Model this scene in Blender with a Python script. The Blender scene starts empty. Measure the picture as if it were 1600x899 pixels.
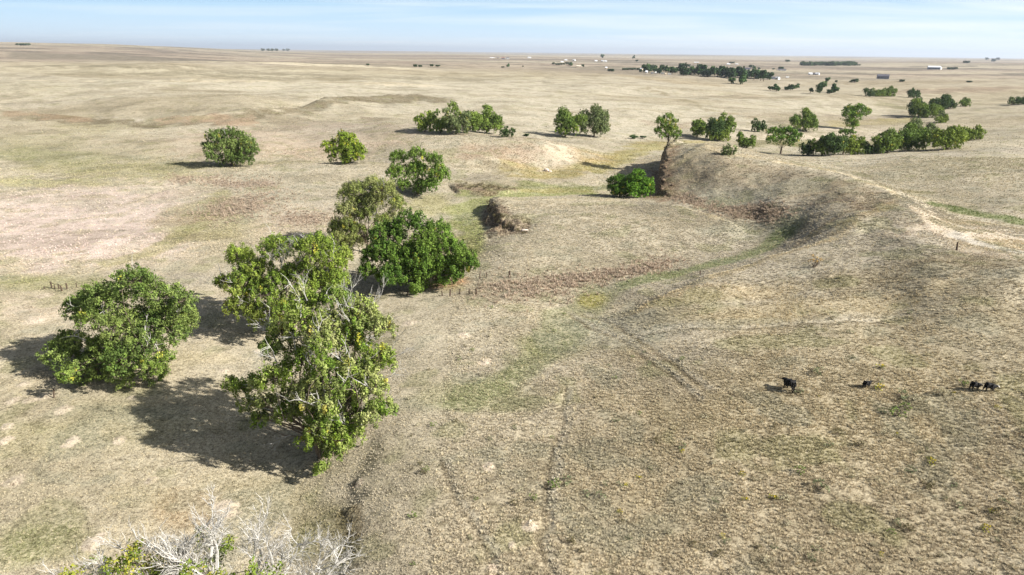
import bpy, math, random
import numpy as np
from mathutils import Vector, Matrix
scn = bpy.context.scene
COL = scn.collection
R = math.radians

# ------------------------------------------------------------------ camera
H = 45.0
FPX, CX, CY = 1066.7, 800.0, 449.5
PITCH, ROLL = R(19.05), R(0.68)
F_ = np.array([0, math.cos(PITCH), -math.sin(PITCH)])
R0 = np.array([1.0, 0, 0]); U0 = np.array([0, math.sin(PITCH), math.cos(PITCH)])
R_ = R0*math.cos(ROLL) + U0*math.sin(ROLL)
U_ = -R0*math.sin(ROLL) + U0*math.cos(ROLL)
CAM = np.array([0, 0, H])
cam = bpy.data.cameras.new('camera'); cam_o = bpy.data.objects.new('camera', cam); COL.objects.link(cam_o)
cam.sensor_width = 36; cam.lens = 24.0; cam.clip_start = 0.5; cam.clip_end = 200000
M = Matrix(((R_[0], U_[0], -F_[0], 0), (R_[1], U_[1], -F_[1], 0), (R_[2], U_[2], -F_[2], H), (0, 0, 0, 1)))
cam_o.matrix_world = M
scn.camera = cam_o

# ------------------------------------------------------------------ world, sun, exposure
SUN_EL, SUN_AZ = R(33.0), R(107.0)          # azimuth clockwise from +Y
SKY_STRENGTH, SUN_STRENGTH, EXPOSURE = 0.05, 5.0, 1.0
HAZE = 4e-5
w = bpy.data.worlds.new('World'); scn.world = w; w.use_nodes = True
nt = w.node_tree; nt.nodes.clear()
out = nt.nodes.new('ShaderNodeOutputWorld'); bg = nt.nodes.new('ShaderNodeBackground')
sky = nt.nodes.new('ShaderNodeTexSky'); sky.sky_type = 'NISHITA'; sky.sun_disc = False
sky.sun_elevation = SUN_EL; sky.sun_rotation = SUN_AZ; sky.altitude = 2200; sky.air_density = 0.45; sky.dust_density = 0.05; sky.ozone_density = 2.0
bg.inputs['Strength'].default_value = SKY_STRENGTH
tc = nt.nodes.new('ShaderNodeTexCoord')
# horizon whitening (air) and thin streaky cirrus, both functions of direction only
sep = nt.nodes.new('ShaderNodeSeparateXYZ'); nt.links.new(tc.outputs['Generated'], sep.inputs[0])
def mth(op, a, b=None, clamp=False):
    n = nt.nodes.new('ShaderNodeMath'); n.operation = op; n.use_clamp = clamp
    for i, v in enumerate((a, b)):
        if v is None: continue
        if isinstance(v, (int, float)): n.inputs[i].default_value = v
        else: nt.links.new(v, n.inputs[i])
    return n.outputs[0]
zz = mth('MAXIMUM', sep.outputs[2], 0.0)
def mixc(fac, a, b):
    n = nt.nodes.new('ShaderNodeMix'); n.data_type = 'RGBA'
    for i, v in ((0, fac), (6, a), (7, b)):
        if isinstance(v, tuple): n.inputs[i].default_value = (*v, 1)
        else: nt.links.new(v, n.inputs[i])
    return n.outputs[2]
band_c = mixc(mth('MULTIPLY', zz, 14.0, True), (8.3, 9.9, 11.2), (5.2, 8.6, 11.2))     # pale air over the skyline, bluer above
hf = mth('POWER', 2.718, mth('MULTIPLY', mth('POWER', mth('MULTIPLY', zz, 8.5), 2.0), -1.0))
base_c = mixc(hf, sky.outputs[0], band_c)
u = mth('DIVIDE', sep.outputs[0], mth('ADD', zz, 0.05)); v = mth('DIVIDE', sep.outputs[1], mth('ADD', zz, 0.05))
cmb = nt.nodes.new('ShaderNodeCombineXYZ')
nt.links.new(mth('MULTIPLY', u, 0.16), cmb.inputs[0]); nt.links.new(mth('MULTIPLY', v, 0.42), cmb.inputs[1])
nz = nt.nodes.new('ShaderNodeTexNoise'); nz.inputs['Scale'].default_value = 1.0; nz.inputs['Detail'].default_value = 5; nz.inputs['Roughness'].default_value = 0.6; nz.inputs['Distortion'].default_value = .5
nt.links.new(cmb.outputs[0], nz.inputs['Vector'])
cr = nt.nodes.new('ShaderNodeMapRange'); cr.inputs[1].default_value = 0.42; cr.inputs[2].default_value = 0.72
nt.links.new(mth('ADD', nz.outputs[0], mth('MULTIPLY', sep.outputs[0], 0.22)), cr.inputs[0])
cl_c = mixc(mth('MULTIPLY', cr.outputs[0], 0.85, True), base_c, (10.2, 10.9, 11.4))
nt.links.new(cl_c, bg.inputs['Color']); nt.links.new(bg.outputs[0], out.inputs['Surface'])
sun = bpy.data.lights.new('sun', 'SUN'); sun.energy = SUN_STRENGTH; sun.angle = R(0.5); sun.color = (1.0, 0.965, 0.91)
sun_o = bpy.data.objects.new('sun', sun); COL.objects.link(sun_o)
SD = Vector((math.sin(SUN_AZ)*math.cos(SUN_EL), math.cos(SUN_AZ)*math.cos(SUN_EL), math.sin(SUN_EL)))
sun_o.rotation_euler = SD.to_track_quat('Z', 'Y').to_euler(); sun_o.location = (60, -40, 120)
vs = scn.view_settings; vs.view_transform = 'Standard'; vs.look = 'None'; vs.gamma = 1; vs.exposure = EXPOSURE
vs.use_curve_mapping = False
scn.cycles.max_bounces = 5; scn.cycles.volume_bounces = 0
try: scn.cycles.volume_step_rate = 4
except Exception: pass

# ------------------------------------------------------------------ projection helpers (numpy)
def proj(x, y, z):
    d = np.stack([x, y, z-H], -1)
    c = np.maximum(d@F_, 1e-3)
    return CX + FPX*(d@R_)/c, CY - FPX*(d@U_)/c
def raydir(px, py):
    return F_ + R_*((px-CX)/FPX) - U_*((py-CY)/FPX)
def plane_pt(px, py, z):
    d = raydir(px, py); t = (z-H)/min(d[2], -1e-5)
    return CAM + d*t

# ------------------------------------------------------------------ numpy noise
_rs = np.random.RandomState(7); _P = _rs.permutation(4096); _G = _rs.rand(4096)*2-1
def vnoise(x, y, s=0):
    xi = np.floor(x).astype(np.int64); yi = np.floor(y).astype(np.int64)
    fx = x-xi; fy = y-yi; fx = fx*fx*fx*(fx*(fx*6-15)+10); fy = fy*fy*fy*(fy*(fy*6-15)+10)
    def g(a, b): return _G[_P[(_P[(a+s*17) & 4095]+b) & 4095]]
    return (g(xi, yi)*(1-fx)+g(xi+1, yi)*fx)*(1-fy)+(g(xi, yi+1)*(1-fx)+g(xi+1, yi+1)*fx)*fy
def fbm(x, y, o=4, s=0, ridg=False):
    t = 0; a = 1.0; n = 0
    for i in range(o):
        v = vnoise(x, y, s+i*3)
        if ridg: v = 1-2*np.abs(v)
        t = t+a*v; n += a; a *= .5
        x, y = x*1.93*.92 - y*1.93*.39+3.1, x*1.93*.39 + y*1.93*.92+7.7
    return t/n
def sstep(t): t = np.clip(t, 0, 1); return t*t*(3-2*t)

# ------------------------------------------------------------------ terrain: heights read off the photograph
# (photo px, photo py, ground height in metres); the plan position follows from the height
A = []
def an(*pts): A.extend(pts)
an(*[(x, 1250, z) for x, z in ((-900,0),(0,0),(800,2),(1600,4),(2500,6))])
an(*[(x, 950, z) for x, z in ((-500,1),(0,0),(250,-.3),(430,-.6),(640,2.2),(900,2.6),(1200,3),(1600,4),(2100,7))])
an(*[(x, 780, z) for x, z in ((-400,1),(0,.2),(300,0),(480,-.2),(610,2.0),(760,2.8),(1000,3.1),(1300,4),(1600,5),(2000,8))])
an(*[(x, 640, z) for x, z in ((-300,1.5),(0,.6),(300,.2),(480,0),(650,2.2),(760,2.6),(1000,3.6),(1300,5.2),(1600,7),(1950,10))])
an(*[(x, 540, z) for x, z in ((-300,2),(0,1),(300,.3),(500,.2),(640,2.0),(780,2.3),(900,3.0),(1050,4.4),(1300,6.4),(1600,9),(1950,12))])
an((0,470,1),(250,470,.6),(440,470,.5),(600,470,.9),(720,470,2.4),(850,470,2.7),(905,478,2.5),(1000,470,4.0),(1200,470,6),(1400,470,8),(1600,470,10.5),(1900,470,13))
an((1000,452,4.5),(1100,428,5.8),(1200,405,7.2),(1290,385,9),(1350,366,10.5),(1400,352,12.2))
an((950,440,2.7),(1050,425,3.2),(1130,405,3.6),(1200,388,4.4),(1240,366,6.0),(1290,352,9.8),(1340,345,12.2))
an((1300,420,8.6),(1450,420,11),(1600,430,12.5),(1500,385,11.5),(1600,400,11.6),(1750,420,12))
an((0,400,.4),(150,350,.2),(300,400,1.2),(420,420,1.4),(300,330,.4),(0,300,.3),(430,345,2.2),(520,330,2.6),(480,300,2.8),(350,300,1.6),(560,285,2.9),(580,420,.9),(720,415,.8),(735,370,.6),(735,330,.6),(700,305,.6),(690,345,.7))
an((1036,262,4.6),(1040,248,5),(1032,285,3.6),(1078,262,8.8),(1085,285,6.6))
an((790,385,3.4),(850,400,3.6),(930,400,3.6),(830,335,4.0),(900,350,4.4),(960,340,4.7),(1000,330,4.6),(780,318,3.4),(900,314,4.2),(1000,312,4.4),(1060,330,4.8),(1140,350,4.6),(1060,370,4.2),(1000,385,3.8))
an((770,300,.6),(850,300,.5),(930,296,.6),(990,292,.9),(1020,298,1.6),(910,278,.6),(960,262,.5),(1000,248,.5),(1020,232,.4),(860,268,.6),(780,275,1.6),(720,285,1.6),(760,262,2.0),(820,284,1.6))
an((1100,238,12.2),(1160,243,12.5),(1200,250,13),(1260,262,13.6),(1320,277,13.6),(1380,296,13.4),(1415,318,13.2),(1432,342,12.8),(1460,362,12.2))
an((1120,268,10.2),(1200,280,10.6),(1280,300,11),(1350,322,12.0),(1120,305,6.2),(1200,320,7.6),(1280,330,10),(1100,330,4.4),(1180,345,4.4))
an((1060,238,1.5),(1110,236,1.2),(1170,241,1.5),(1220,250,2.5),(1280,262,4),(1340,276,5.5),(1395,293,7),(1430,310,8.4))
an((1450,318,7.2),(1520,330,7.4),(1600,350,8),(1700,365,8.4),(1480,345,10.4),(1540,358,10.4),(1600,375,10.6))
an((1300,245,2.0),(1400,236,3.5),(1500,224,5),(1600,212,6),(1400,270,6.5),(1500,280,8.6),(1600,300,9.6),(1500,250,7),(1600,260,8.4),(1700,260,9))
an((1220,240,-.5),(1300,240,-.6),(1400,233,0),(1480,222,1),(1540,213,3))
an((0,262,.2),(130,262,.3),(260,256,.6),(330,262,1),(400,262,2.4),(470,260,2.6),(560,258,2.8),(640,262,3.0),(500,252,.9),(560,248,1.2),(430,250,.9),(360,248,1.1))
an((0,215,3),(150,205,3),(250,215,3.2),(400,225,3.5),(560,215,5),(640,220,6),(700,232,5.6),(760,228,6.2),(820,226,6.8),(856,226,6.8),(880,240,3.8),(910,250,1.6),(850,258,1.6),(780,255,3.2),(700,258,2.6),(760,245,5))
an((650,205,8),(720,212,8.2),(790,217,7.6),(850,218,3.0),(920,216,1.8),(980,220,.8),(1040,224,.2),(940,235,.9),(720,204,6.5),(780,208,6.0))
an((0,180,4.5),(140,178,4),(230,186,3.8),(330,193,4.8),(400,188,5.5),(480,175,6),(600,165,7))
an((0,158,8.2),(120,160,8),(200,168,7.6),(320,174,8),(400,174,9),(500,163,9.5),(600,154,9.6),(700,152,9))
an((780,165,6.5),(900,165,6),(950,195,2.5),(860,195,3.5),(1000,175,4.5),(1060,190,2),(1100,205,.8),(1180,200,.5),(1050,160,5),(1150,170,3),(1230,180,2.2),(1150,185,2.6),(1200,215,-.2),(1290,205,-.6),(1300,195,-.5),(1260,203,-.4),(1340,203,-1),(1400,188,-1),(1340,188,-.6),(1430,186,-.6),(1240,190,1.4),(1480,195,2),(1560,190,4),(1600,175,5),(1550,175,3))
an((0,135,14),(200,135,14.5),(400,135,13.5),(600,135,11.5),(750,135,10),(900,135,9),(0,128,16.5),(200,128,17),(400,127,15.5),(600,128,13.5),(0,125,12.5),(200,124,12.5),(400,124,11),(600,124.5,10),(0,114,17),(200,114,17),(400,114,15),(0,100,21),(200,102,21.4),(400,103,19.5),(560,106,16),(700,110,13),(820,112,11))
an((0,96,19),(200,97,18),(400,98,15),(560,100,12),(700,104,8))
an((1000,140,6.5),(1100,140,5),(1200,148,3.6),(1300,152,2),(1400,153,1.5),(1470,165,1),(1520,160,2.5),(1600,150,5),(1200,135,1),(1300,138,.5),(1400,140,2),(1500,140,4.5),(1600,130,6),(1000,124,7),(1100,124,2.4),(1200,126,1.6))
an((0,92.5,9),(200,94,8),(400,97,6),(0,84,20),(200,84,18),(400,88,10),(600,92,5),(900,100,4),(1100,105,1),(1300,110,0),(1500,118,2),(1600,115,3),(700,93,4),(800,95,3))
for x_ in (-700, -350): an((x_,420,3),(x_,260,3),(x_,180,8),(x_,130,15),(x_,95,26))
for x_ in (1950, 2350): an((x_,300,11),(x_,200,10),(x_,150,9),(x_,125,6))
_w = np.array([plane_pt(*a) for a in A]); _qx, _qy = proj(_w[:,0], _w[:,1], 0*_w[:,0])
HOR = lambda px: 80.9+(px-800)*math.tan(ROLL)
def qn(qx, qy):      # plan coordinates in which the land is equally busy: bearing and log distance
    t = np.maximum(qy-HOR(qx), 2.0)
    return (qx-800)/330.0*1.0, np.log(t)*1.9
ax_, ay_ = qn(_qx, _qy); az_ = np.array([a[2] for a in A])
def tps(d2): return 0.5*d2*np.log(d2+1e-9)
n_ = len(A)
K = tps((ax_[:,None]-ax_)**2+(ay_[:,None]-ay_)**2)+np.eye(n_)*0.0015
Pm = np.stack([np.ones(n_), ax_, ay_], 1)
sol = np.linalg.solve(np.block([[K, Pm],[Pm.T, np.zeros((3,3))]]), np.concatenate([az_, np.zeros(3)]))
def rbf(a, b):
    o = np.empty_like(a)
    for i in range(0, len(a), 20000):
        s = slice(i, i+20000)
        o[s] = tps((a[s,None]-ax_)**2+(b[s,None]-ay_)**2)@sol[:n_] + sol[n_]+sol[n_+1]*a[s]+sol[n_+2]*b[s]
    return o
def polydist(x, y, pts):
    """signed distance to a polyline (+ to the left of its direction) and the fraction run along it"""
    best = np.full(x.shape, 1e9); sg = np.zeros(x.shape); fr = np.zeros(x.shape)
    L = np.concatenate([[0], np.cumsum(np.hypot(*np.diff(pts, axis=0).T))])
    for i in range(len(pts)-1):
        a, b = pts[i], pts[i+1]; d = b-a; l2 = d@d
        t = np.clip(((x-a[0])*d[0]+(y-a[1])*d[1])/l2, 0, 1)
        ex = x-(a[0]+t*d[0]); ey = y-(a[1]+t*d[1]); dd = np.hypot(ex, ey); m = dd < best
        best[m] = dd[m]; sg[m] = np.sign(d[0]*ey-d[1]*ex)[m]; fr[m] = ((L[i]+t*math.sqrt(l2))/L[-1])[m]
    return best*sg, fr
# scarps: photo polyline at height z; ground to the LEFT of the line is the low side
SC = []
def scarp(pts, z, amp, width, decay, rough=.5, rs=4.0, w0=.18):
    SC.append((np.array([plane_pt(p[0], p[1], z)[:2] for p in pts]), amp, width, decay, rough, rs, w0))
scarp([(1090,312),(1060,308),(1038,300),(1030,287),(1031,274),(1033,262),(1038,252),(1045,243),(1062,239),(1095,237)], 4.6, 10.5, 1.3, 13, 2.2, 3, .62)      # cliff over the green channel
scarp([(880,370),(850,366),(826,360),(806,364),(792,356),(786,360),(776,346),(764,328),(772,313),(810,306)], 2.5, 3.4, 1.8, 5, 2.6, 2.2, .5)       # cut bank with shadow
scarp([(830,292),(790,298),(750,298),(715,296),(700,284)], 1.6, 1.2, 1.2, 5, .8, 2.5)
scarp([(548,960),(540,870),(552,830),(545,785),(570,730),(610,660)], 1.2, .55, 3.2, 6, 1.8, 3.0)
scarp([(0,166),(60,169),(150,176),(230,180),(320,181),(400,178),(470,170),(560,158),(650,154),(720,158)], 7.5, 3.4, 6, 30, 5, 22)
scarp([(1400,298),(1430,322),(1480,338),(1540,352),(1620,368)], 9, .7, 2, 8, 1, 6)
scarp([(1380,232),(1440,240),(1500,245),(1600,262)], 7.5, .8, 2, 8, 1.5, 6)
scarp([(1290,434),(1350,440),(1420,452),(1480,462)], 8.5, 1.2, 1.2, 4, 1, 4)
scarp([(1050,312),(1090,322),(1150,338),(1200,350)], 4.6, .7, 2, 5, 1, 4)
scarp([(785,312),(850,312),(930,314),(1000,316),(1060,328),(1140,348),(1200,362)], 4.5, 1.8, 3, 8, 1, 6)
scarp([(930,470),(1000,455),(1100,430),(1200,405),(1290,386)], 7, 1.7, 6, 12, 1.2, 8)
scarp([(190,305),(300,280),(400,265),(480,261),(565,259),(640,262)], 2.6, 2.6, 3, 10, 1.2, 8)
scarp([(655,236),(700,242),(760,248),(830,252)], 4.0, 1.0, 4, 10, 2, 6)
scarp([(1285,184),(1340,186),(1400,184),(1450,180)][::1], 0, 1.0, 3, 14, 2, 10)
scarp([(1220,198),(1290,204),(1340,206)][::1], -.5, .6, 3, 14, 2, 10)
TR = []      # cattle trails and wheel ruts: photo polylines, width m
for wd, pts in ((.45, [(888,590),(882,640),(870,680),(862,720),(858,780),(850,820),(866,860),(878,905)]),
                (.40, [(690,700),(705,745),(735,800),(765,850),(800,905)]),
                (.60, [(880,475),(920,500),(960,520),(1010,556),(1060,600),(1100,640)]),
                (.45, [(960,522),(1050,524),(1150,528),(1250,531),(1400,534),(1560,545)]),
                (.55, [(905,478),(960,500),(1020,545),(1078,590),(1112,622)])):
    TR.append((np.array([plane_pt(p[0], p[1], 3.8)[:2] for p in pts]), wd*1.35))
# pale bare mounds in the near pasture
MOUNDS = [(101,640,.9),(45,628,.8),(112,690,.8),(186,686,.65),(20,751,.8),(237,748,.5),(352,787,1.1),(143,847,1.0),(38,604,.7),(24,628,.8),(205,622,.5),(350,577,.6),(402,545,.5),(12,668,.6),(6,690,.7),(70,620,.8),
          (104,320,1.0),(146,331,1.0),(211,329,1.0),(142,351,1.0),(181,351,1.1),(152,383,1.1),(136,401,1.0),(180,318,.6),(300,300,.6),(15,358,.9),(560,765,.8),(830,822,.6),(800,853,.4),(770,888,.5),(765,730,.5),(55,505,1.5),(70,465,1.0),(640,495,.9),(725,520,.8),(758,562,.8)]
_mw = np.array([plane_pt(m[0], m[1], .4 if m[0] < 600 else 2.8) for m in MOUNDS])

RILL = np.array([plane_pt(p[0], p[1], 10.5)[:2] for p in [(1060,256),(1120,266),(1200,282),(1280,300),(1340,318),(1400,345),(1350,352)]])

def height(x, y):
    x = np.asarray(x, float); y = np.asarray(y, float); sh = x.shape; x = x.ravel(); y = y.ravel()
    r = np.hypot(x, y); yy = np.maximum(y, 22.0)
    # behind and beside the camera the land runs on level: clamp the bearing before reading the surface
    xx = np.clip(x/yy, -1.5, 1.6)*yy
    qx, qy = proj(xx, yy, 0*xx)
    qx = np.clip(qx, -1100, 2700); qy = np.clip(qy, 0, 1500)
    a, b = qn(qx, qy)
    z = rbf(a, b)
    far = sstep((r-2100)/2600)
    z = z*(1-far) + far*(2 + np.where(x < 0, 1, 0)*0)
    # long swells of the open plains
    z = z + far*(fbm(x/2600, y/2600, 4, 11)*26 + 2) + sstep((r-4500)/9000)*(14*fbm(x/5200, y/5200, 3, 15)+1)
    z = z + sstep((-x-.25*y)/(.35*y+1))*sstep((r-2200)/3500)*(1-sstep((r-16000)/8000))*58
    z = z + sstep((r-300)/600)*(1-far)*fbm(x/170, y/120, 4, 21)*4.0
    z = z + sstep((r-60)/60)*fbm(x/26, y/26, 3, 25)*.28 + sstep((r-130)/120)*fbm(x/45, y/32, 3, 28)*1.0
    near = 1-sstep((r-500)/400)
    z = z + near*(fbm(x/5.5, y/5.5, 3, 31)*.11 + fbm(x/1.3, y/1.3, 2, 35)*.035)
    m = (np.abs(x-(RILL[:,0].min()+RILL[:,0].max())/2) < 120)&(y > 120)&(y < 420)
    if m.any():                      # rills and clods on the worn flank of the ridge
        d, f = polydist(x[m], y[m], RILL); a = np.exp(-(np.maximum(np.abs(d)-8, 0)/16)**2)
        z[m] += a*(.26*fbm(x[m]/8, y[m]/14, 3, 95, True)+.16*fbm(x[m]/2.2, y[m]/2.2, 2, 97))
    for pts, amp, wd, dec, ro, rs, w0 in SC:
        lo = pts.min(0)-dec*5; hi = pts.max(0)+dec*5
        m = (x > lo[0])&(x < hi[0])&(y > lo[1])&(y < hi[1])
        if not m.any(): continue
        xm, ym = x[m], y[m]
        jx = fbm(xm/rs, ym/rs, 3, 41)*ro; jy = fbm(xm/rs+50, ym/rs, 3, 43)*ro
        d, f = polydist(xm+jx, ym+jy, pts)
        win = sstep(f/w0)*sstep((1-f)/.18)
        prof = np.where(d > 0, -np.exp(-np.abs(d)/dec)*.35, np.exp(-np.abs(d)/dec)*.65)
        cut = sstep((d+wd/2)/wd)                  # 0 on the high side, 1 on the low side
        body = (1-cut)*np.exp(-np.maximum(-d, 0)/dec)*.65 - cut*np.exp(-np.maximum(d, 0)/dec)*.35
        z[m] += amp*win*body
    for pts, wd in TR:
        lo = pts.min(0)-4; hi = pts.max(0)+4
        m = (x > lo[0])&(x < hi[0])&(y > lo[1])&(y < hi[1])
        if m.any():
            d, f = polydist(x[m]+.5*vnoise(x[m]/3, y[m]/3, 5), y[m]+.5*vnoise(x[m]/3, y[m]/3, 6), pts)
            z[m] -= .2*np.exp(-(d/wd)**2)*sstep(f/.05)*sstep((1-f)/.05)
    for (mx, my, _), (_, _, rr) in zip(_mw, MOUNDS):
        m = (np.abs(x-mx) < 4)&(np.abs(y-my) < 4)
        if m.any(): z[m] += .22*np.exp(-((x[m]-mx)**2+(y[m]-my)**2)/(rr*.8)**2)
    return z.reshape(sh)

def ground(px, py):
    """world point where the view ray through a photo pixel meets the land"""
    d = raydir(px, py); d = d/np.linalg.norm(d)
    t = np.concatenate([np.arange(40, 700, 1.0), 700*np.exp(np.arange(0, 3.6, .004))])
    P = CAM[None]+t[:,None]*d
    hh = height(P[:,0], P[:,1]); b = P[:,2] < hh
    if not b.any(): return Vector(P[-1])
    i = int(np.argmax(b)); i = max(i, 1)
    g0 = P[i-1,2]-hh[i-1]; g1 = P[i,2]-hh[i]; k = g0/(g0-g1+1e-9); p = P[i-1]*(1-k)+P[i]*k
    return Vector(p)
def hz(x, y): return float(height(np.array([x]), np.array([y]))[0])
def at_depth(px, py, Y):
    d = raydir(px, py); return Vector(CAM+d*(Y/d[1]))

# ------------------------------------------------------------------ ground colour map (albedo plus painted relief shading, fixed to the land)
def lin(*c): return np.array([((v/255)/12.92 if v/255 <= .04045 else ((v/255+.055)/1.055)**2.4) for v in c])
STRAW = lin(168,158,134); PALE = lin(192,183,160); DIRT = lin(182,166,146); GREEN = lin(112,118,66); YGREEN = lin(146,142,94)
PINK = lin(172,150,130); GREY = lin(148,141,128); BROWN = lin(112,92,72); DARKB = lin(70,56,46); RUST = lin(136,112,94); OLIVE = lin(120,112,74); SAGE = lin(130,132,112); BARE = lin(205,190,166); TAN2 = lin(176,162,130); GOLD = lin(156,142,88); MAUVE = lin(146,128,114)
PAINT = []
def blob(px, py, rx, ry, c, s=.8, soft=1.0, z=0): PAINT.append(('b', px, py, rx, ry, c, s, soft, z))
def band(pts, wpx, c, s=.8, z=0): PAINT.append(('l', pts, wpx, c, s, z))
# broad tones
blob(1250,780,560,260,lin(160,144,112)*.92,.7,z=4); blob(1350,600,350,120,lin(158,144,110),.5,z=6); blob(760,700,160,160,STRAW,.4,z=2.6); blob(1000,760,200,120,TAN2*.92,.4,z=3)
blob(130,352,235,68,lin(200,182,168),.97,z=.3); blob(60,370,150,50,lin(204,184,170),.6,z=.3); band([(340,300),(350,325),(320,350),(280,375),(230,400),(150,418)], 8, YGREEN, .6, z=.3); blob(330,350,80,40,YGREEN,.6,z=.4)
blob(100,235,260,22,lin(140,136,100),.6,z=1); blob(60,245,130,12,GREEN,.5,z=.5); blob(210,262,170,10,YGREEN,.6,z=.4); blob(60,282,130,8,lin(156,154,100),.6,z=.3); blob(220,275,100,8,YGREEN,.5,z=.3); blob(215,240,60,12,GREEN,.4,z=.5)
blob(140,195,60,14,YGREEN,.45,z=3); blob(235,192,75,10,lin(126,128,96),.6,z=3.6); blob(60,170,60,6,GREY,.4,z=5)
blob(60,135,60,5,lin(140,136,104),.5,z=14); blob(170,133,60,4,lin(146,142,108),.4,z=14)
blob(300,225,200,16,DIRT,.5,z=3); blob(480,215,180,20,PINK,.5,z=5); blob(560,200,160,12,GREY,.4,z=6)
blob(1000,180,330,30,PALE*.97,.65,z=4); blob(700,145,500,25,PALE*.96,.6,z=9); blob(300,125,450,20,PALE*.93,.5,z=15); blob(400,112,420,6,lin(176,166,134),.4,z=17)
blob(1250,165,160,16,PALE,.5,z=3); blob(1330,212,150,6,BARE*.98,.7,z=0); blob(1230,212,100,6,BARE*.97,.6,z=0); blob(1500,150,200,15,lin(160,148,118),.4,z=4)
blob(1430,200,200,7,BARE*.97,.6,z=1); band([(1200,194),(1260,192),(1300,198)], 2.5, lin(120,108,84), .7, z=0); band([(1285,183),(1340,184),(1420,180)], 4, lin(138,124,108), .75, z=0); band([(1150,226),(1220,222),(1300,224),(1400,222)], 4, lin(112,108,66), .8, z=-.5); band([(1370,160),(1420,166),(1430,180)], 4, lin(126,122,86), .7, z=1)
# creek channel: mown gold green floor
CH = [(1180,240),(1110,228),(1060,226),(1010,228),(975,240),(930,258),(880,272),(830,270),(770,268)]
band(CH, 9, GOLD, .85, z=.5); band([(1030,226),(990,238),(960,252),(920,268)], 8, lin(156,148,94), .7, z=.5)
band([(940,300),(880,300),(820,300),(770,303),(740,315),(725,340),(735,370),(725,410)], 13, lin(146,150,94), .95, z=.6)
band([(960,292),(900,290),(850,289),(800,292)], 5, GREEN, .7, z=.6); blob(850,298,90,6,GOLD,.6,z=.5)
blob(700,400,60,50,lin(150,146,96),.6,z=.8); blob(670,320,40,20,lin(150,146,96),.7,z=.6)
band([(1290,195),(1340,193),(1390,190),(1440,186)], 5, GOLD, .75, z=-.6); band([(1210,220),(1280,222),(1340,218)], 4, lin(120,118,66), .7, z=-.4); band([(1180,203),(1230,200),(1290,197)], 4, OLIVE, .6, z=0)
blob(920,250,50,8,lin(176,152,104),.5,z=.6); blob(1010,262,10,22,DARKB,.0)
# green swales
band([(1236,366),(1200,388),(1130,408),(1060,424),(1000,436),(960,446)], 11, lin(122,132,84), .75, z=4)
band([(960,446),(920,470),(895,505),(860,540),(810,575),(760,605),(700,640)], 18, lin(132,136,94), .6, z=3)
blob(925,470,28,12,lin(150,142,66),.7,z=2.8); blob(870,545,60,28,lin(120,122,66),.4,z=2.6); blob(740,620,100,30,lin(128,132,88),.4,z=2.5); blob(980,510,110,30,SAGE,.45,z=4)
band([(1440,312),(1490,324),(1540,336),(1610,352)], 7, lin(96,112,58), .95, z=7.5); blob(1420,300,40,5,OLIVE,.6,z=7)
blob(1500,262,120,22,lin(150,142,112),.45,z=8); blob(1540,238,120,7,GREY,.5,z=7); blob(1330,250,130,14,PALE,.5,z=5)
# ridge
band([(1050,256),(1120,262),(1200,276),(1280,296),(1350,318),(1390,336)], 15, lin(150,132,102), .5, z=11)
band([(1080,300),(1150,310),(1220,312),(1300,318)], 9, SAGE, .5, z=7)
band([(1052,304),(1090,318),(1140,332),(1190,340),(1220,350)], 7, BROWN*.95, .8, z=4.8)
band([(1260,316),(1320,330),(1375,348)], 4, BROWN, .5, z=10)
blob(1180,360,70,14,SAGE,.5,z=4.2); blob(1230,372,30,14,lin(100,114,66),.5,z=4)
band([(1432,330),(1450,345),(1500,362),(1560,378),(1620,392)], 13, BARE*1.06, 1.0, z=11.2); blob(1590,385,95,26,BARE*1.0,.85,z=11.4); blob(1500,365,90,14,BARE,.75,z=11); blob(1570,385,70,14,TAN2*1.1,.8,z=11); blob(1530,345,70,8,TAN2*1.08,.7,z=10.4); blob(1445,350,22,16,BARE*.93,.7,z=13)
band([(1480,365),(1540,382),(1610,398)], 5, lin(196,190,176), .7, z=11.4)
blob(1400,430,200,20,lin(140,124,88),.5,z=10); blob(1270,480,260,14,lin(172,154,112),.45,z=7); blob(1100,470,140,12,lin(186,166,124),.5,z=5.5)
# brown weeds
band([(270,278),(310,284),(360,292),(430,297)], 6, MAUVE, .65, z=.6); blob(375,325,50,14,MAUVE,.6,z=1.5); blob(300,345,60,10,RUST,.35,z=.6); blob(330,375,60,8,OLIVE,.4,z=.6)
blob(475,340,30,8,MAUVE,.55,z=2.5); band([(860,440),(930,432),(1000,424),(1050,408)], 6, MAUVE, .25, z=3); blob(820,450,90,18,lin(156,140,118),.4,z=3); blob(700,440,40,14,lin(176,130,84),.6,z=2)
blob(490,350,120,30,DIRT,.4,z=2.4); blob(300,440,80,14,GREY,.5,z=.6); blob(60,440,90,14,lin(140,140,88),.6,z=.6); blob(40,480,90,20,DIRT,.5,z=.8)
# banks
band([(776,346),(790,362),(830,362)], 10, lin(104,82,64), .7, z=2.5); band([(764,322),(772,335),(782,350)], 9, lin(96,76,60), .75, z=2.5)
band([(712,290),(760,293),(800,292)], 6, BROWN, .8, z=1.6)
band([(1036,252),(1030,270),(1024,290),(1040,310)], 14, lin(128,102,78), .8, z=5); blob(880,238,26,13,BARE,.6,z=4); blob(852,238,8,16,BARE*1.02,.55,z=4); blob(780,242,70,9,lin(166,140,116),.6,z=4)
band([(0,172),(150,180),(230,184),(330,184),(400,181),(480,171),(560,160),(660,155),(720,159)], 4.5, lin(100,90,68), .95, z=8)  # dark face of the scarp, its shade painted into the colour
band([(150,176),(225,180)], 4, lin(206,194,180), .7, z=7); band([(0,168),(60,171),(150,177)], 5, lin(150,120,94), .8, z=8); band([(240,186),(330,190),(400,196)], 5, lin(166,138,112), .75, z=5)
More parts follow.
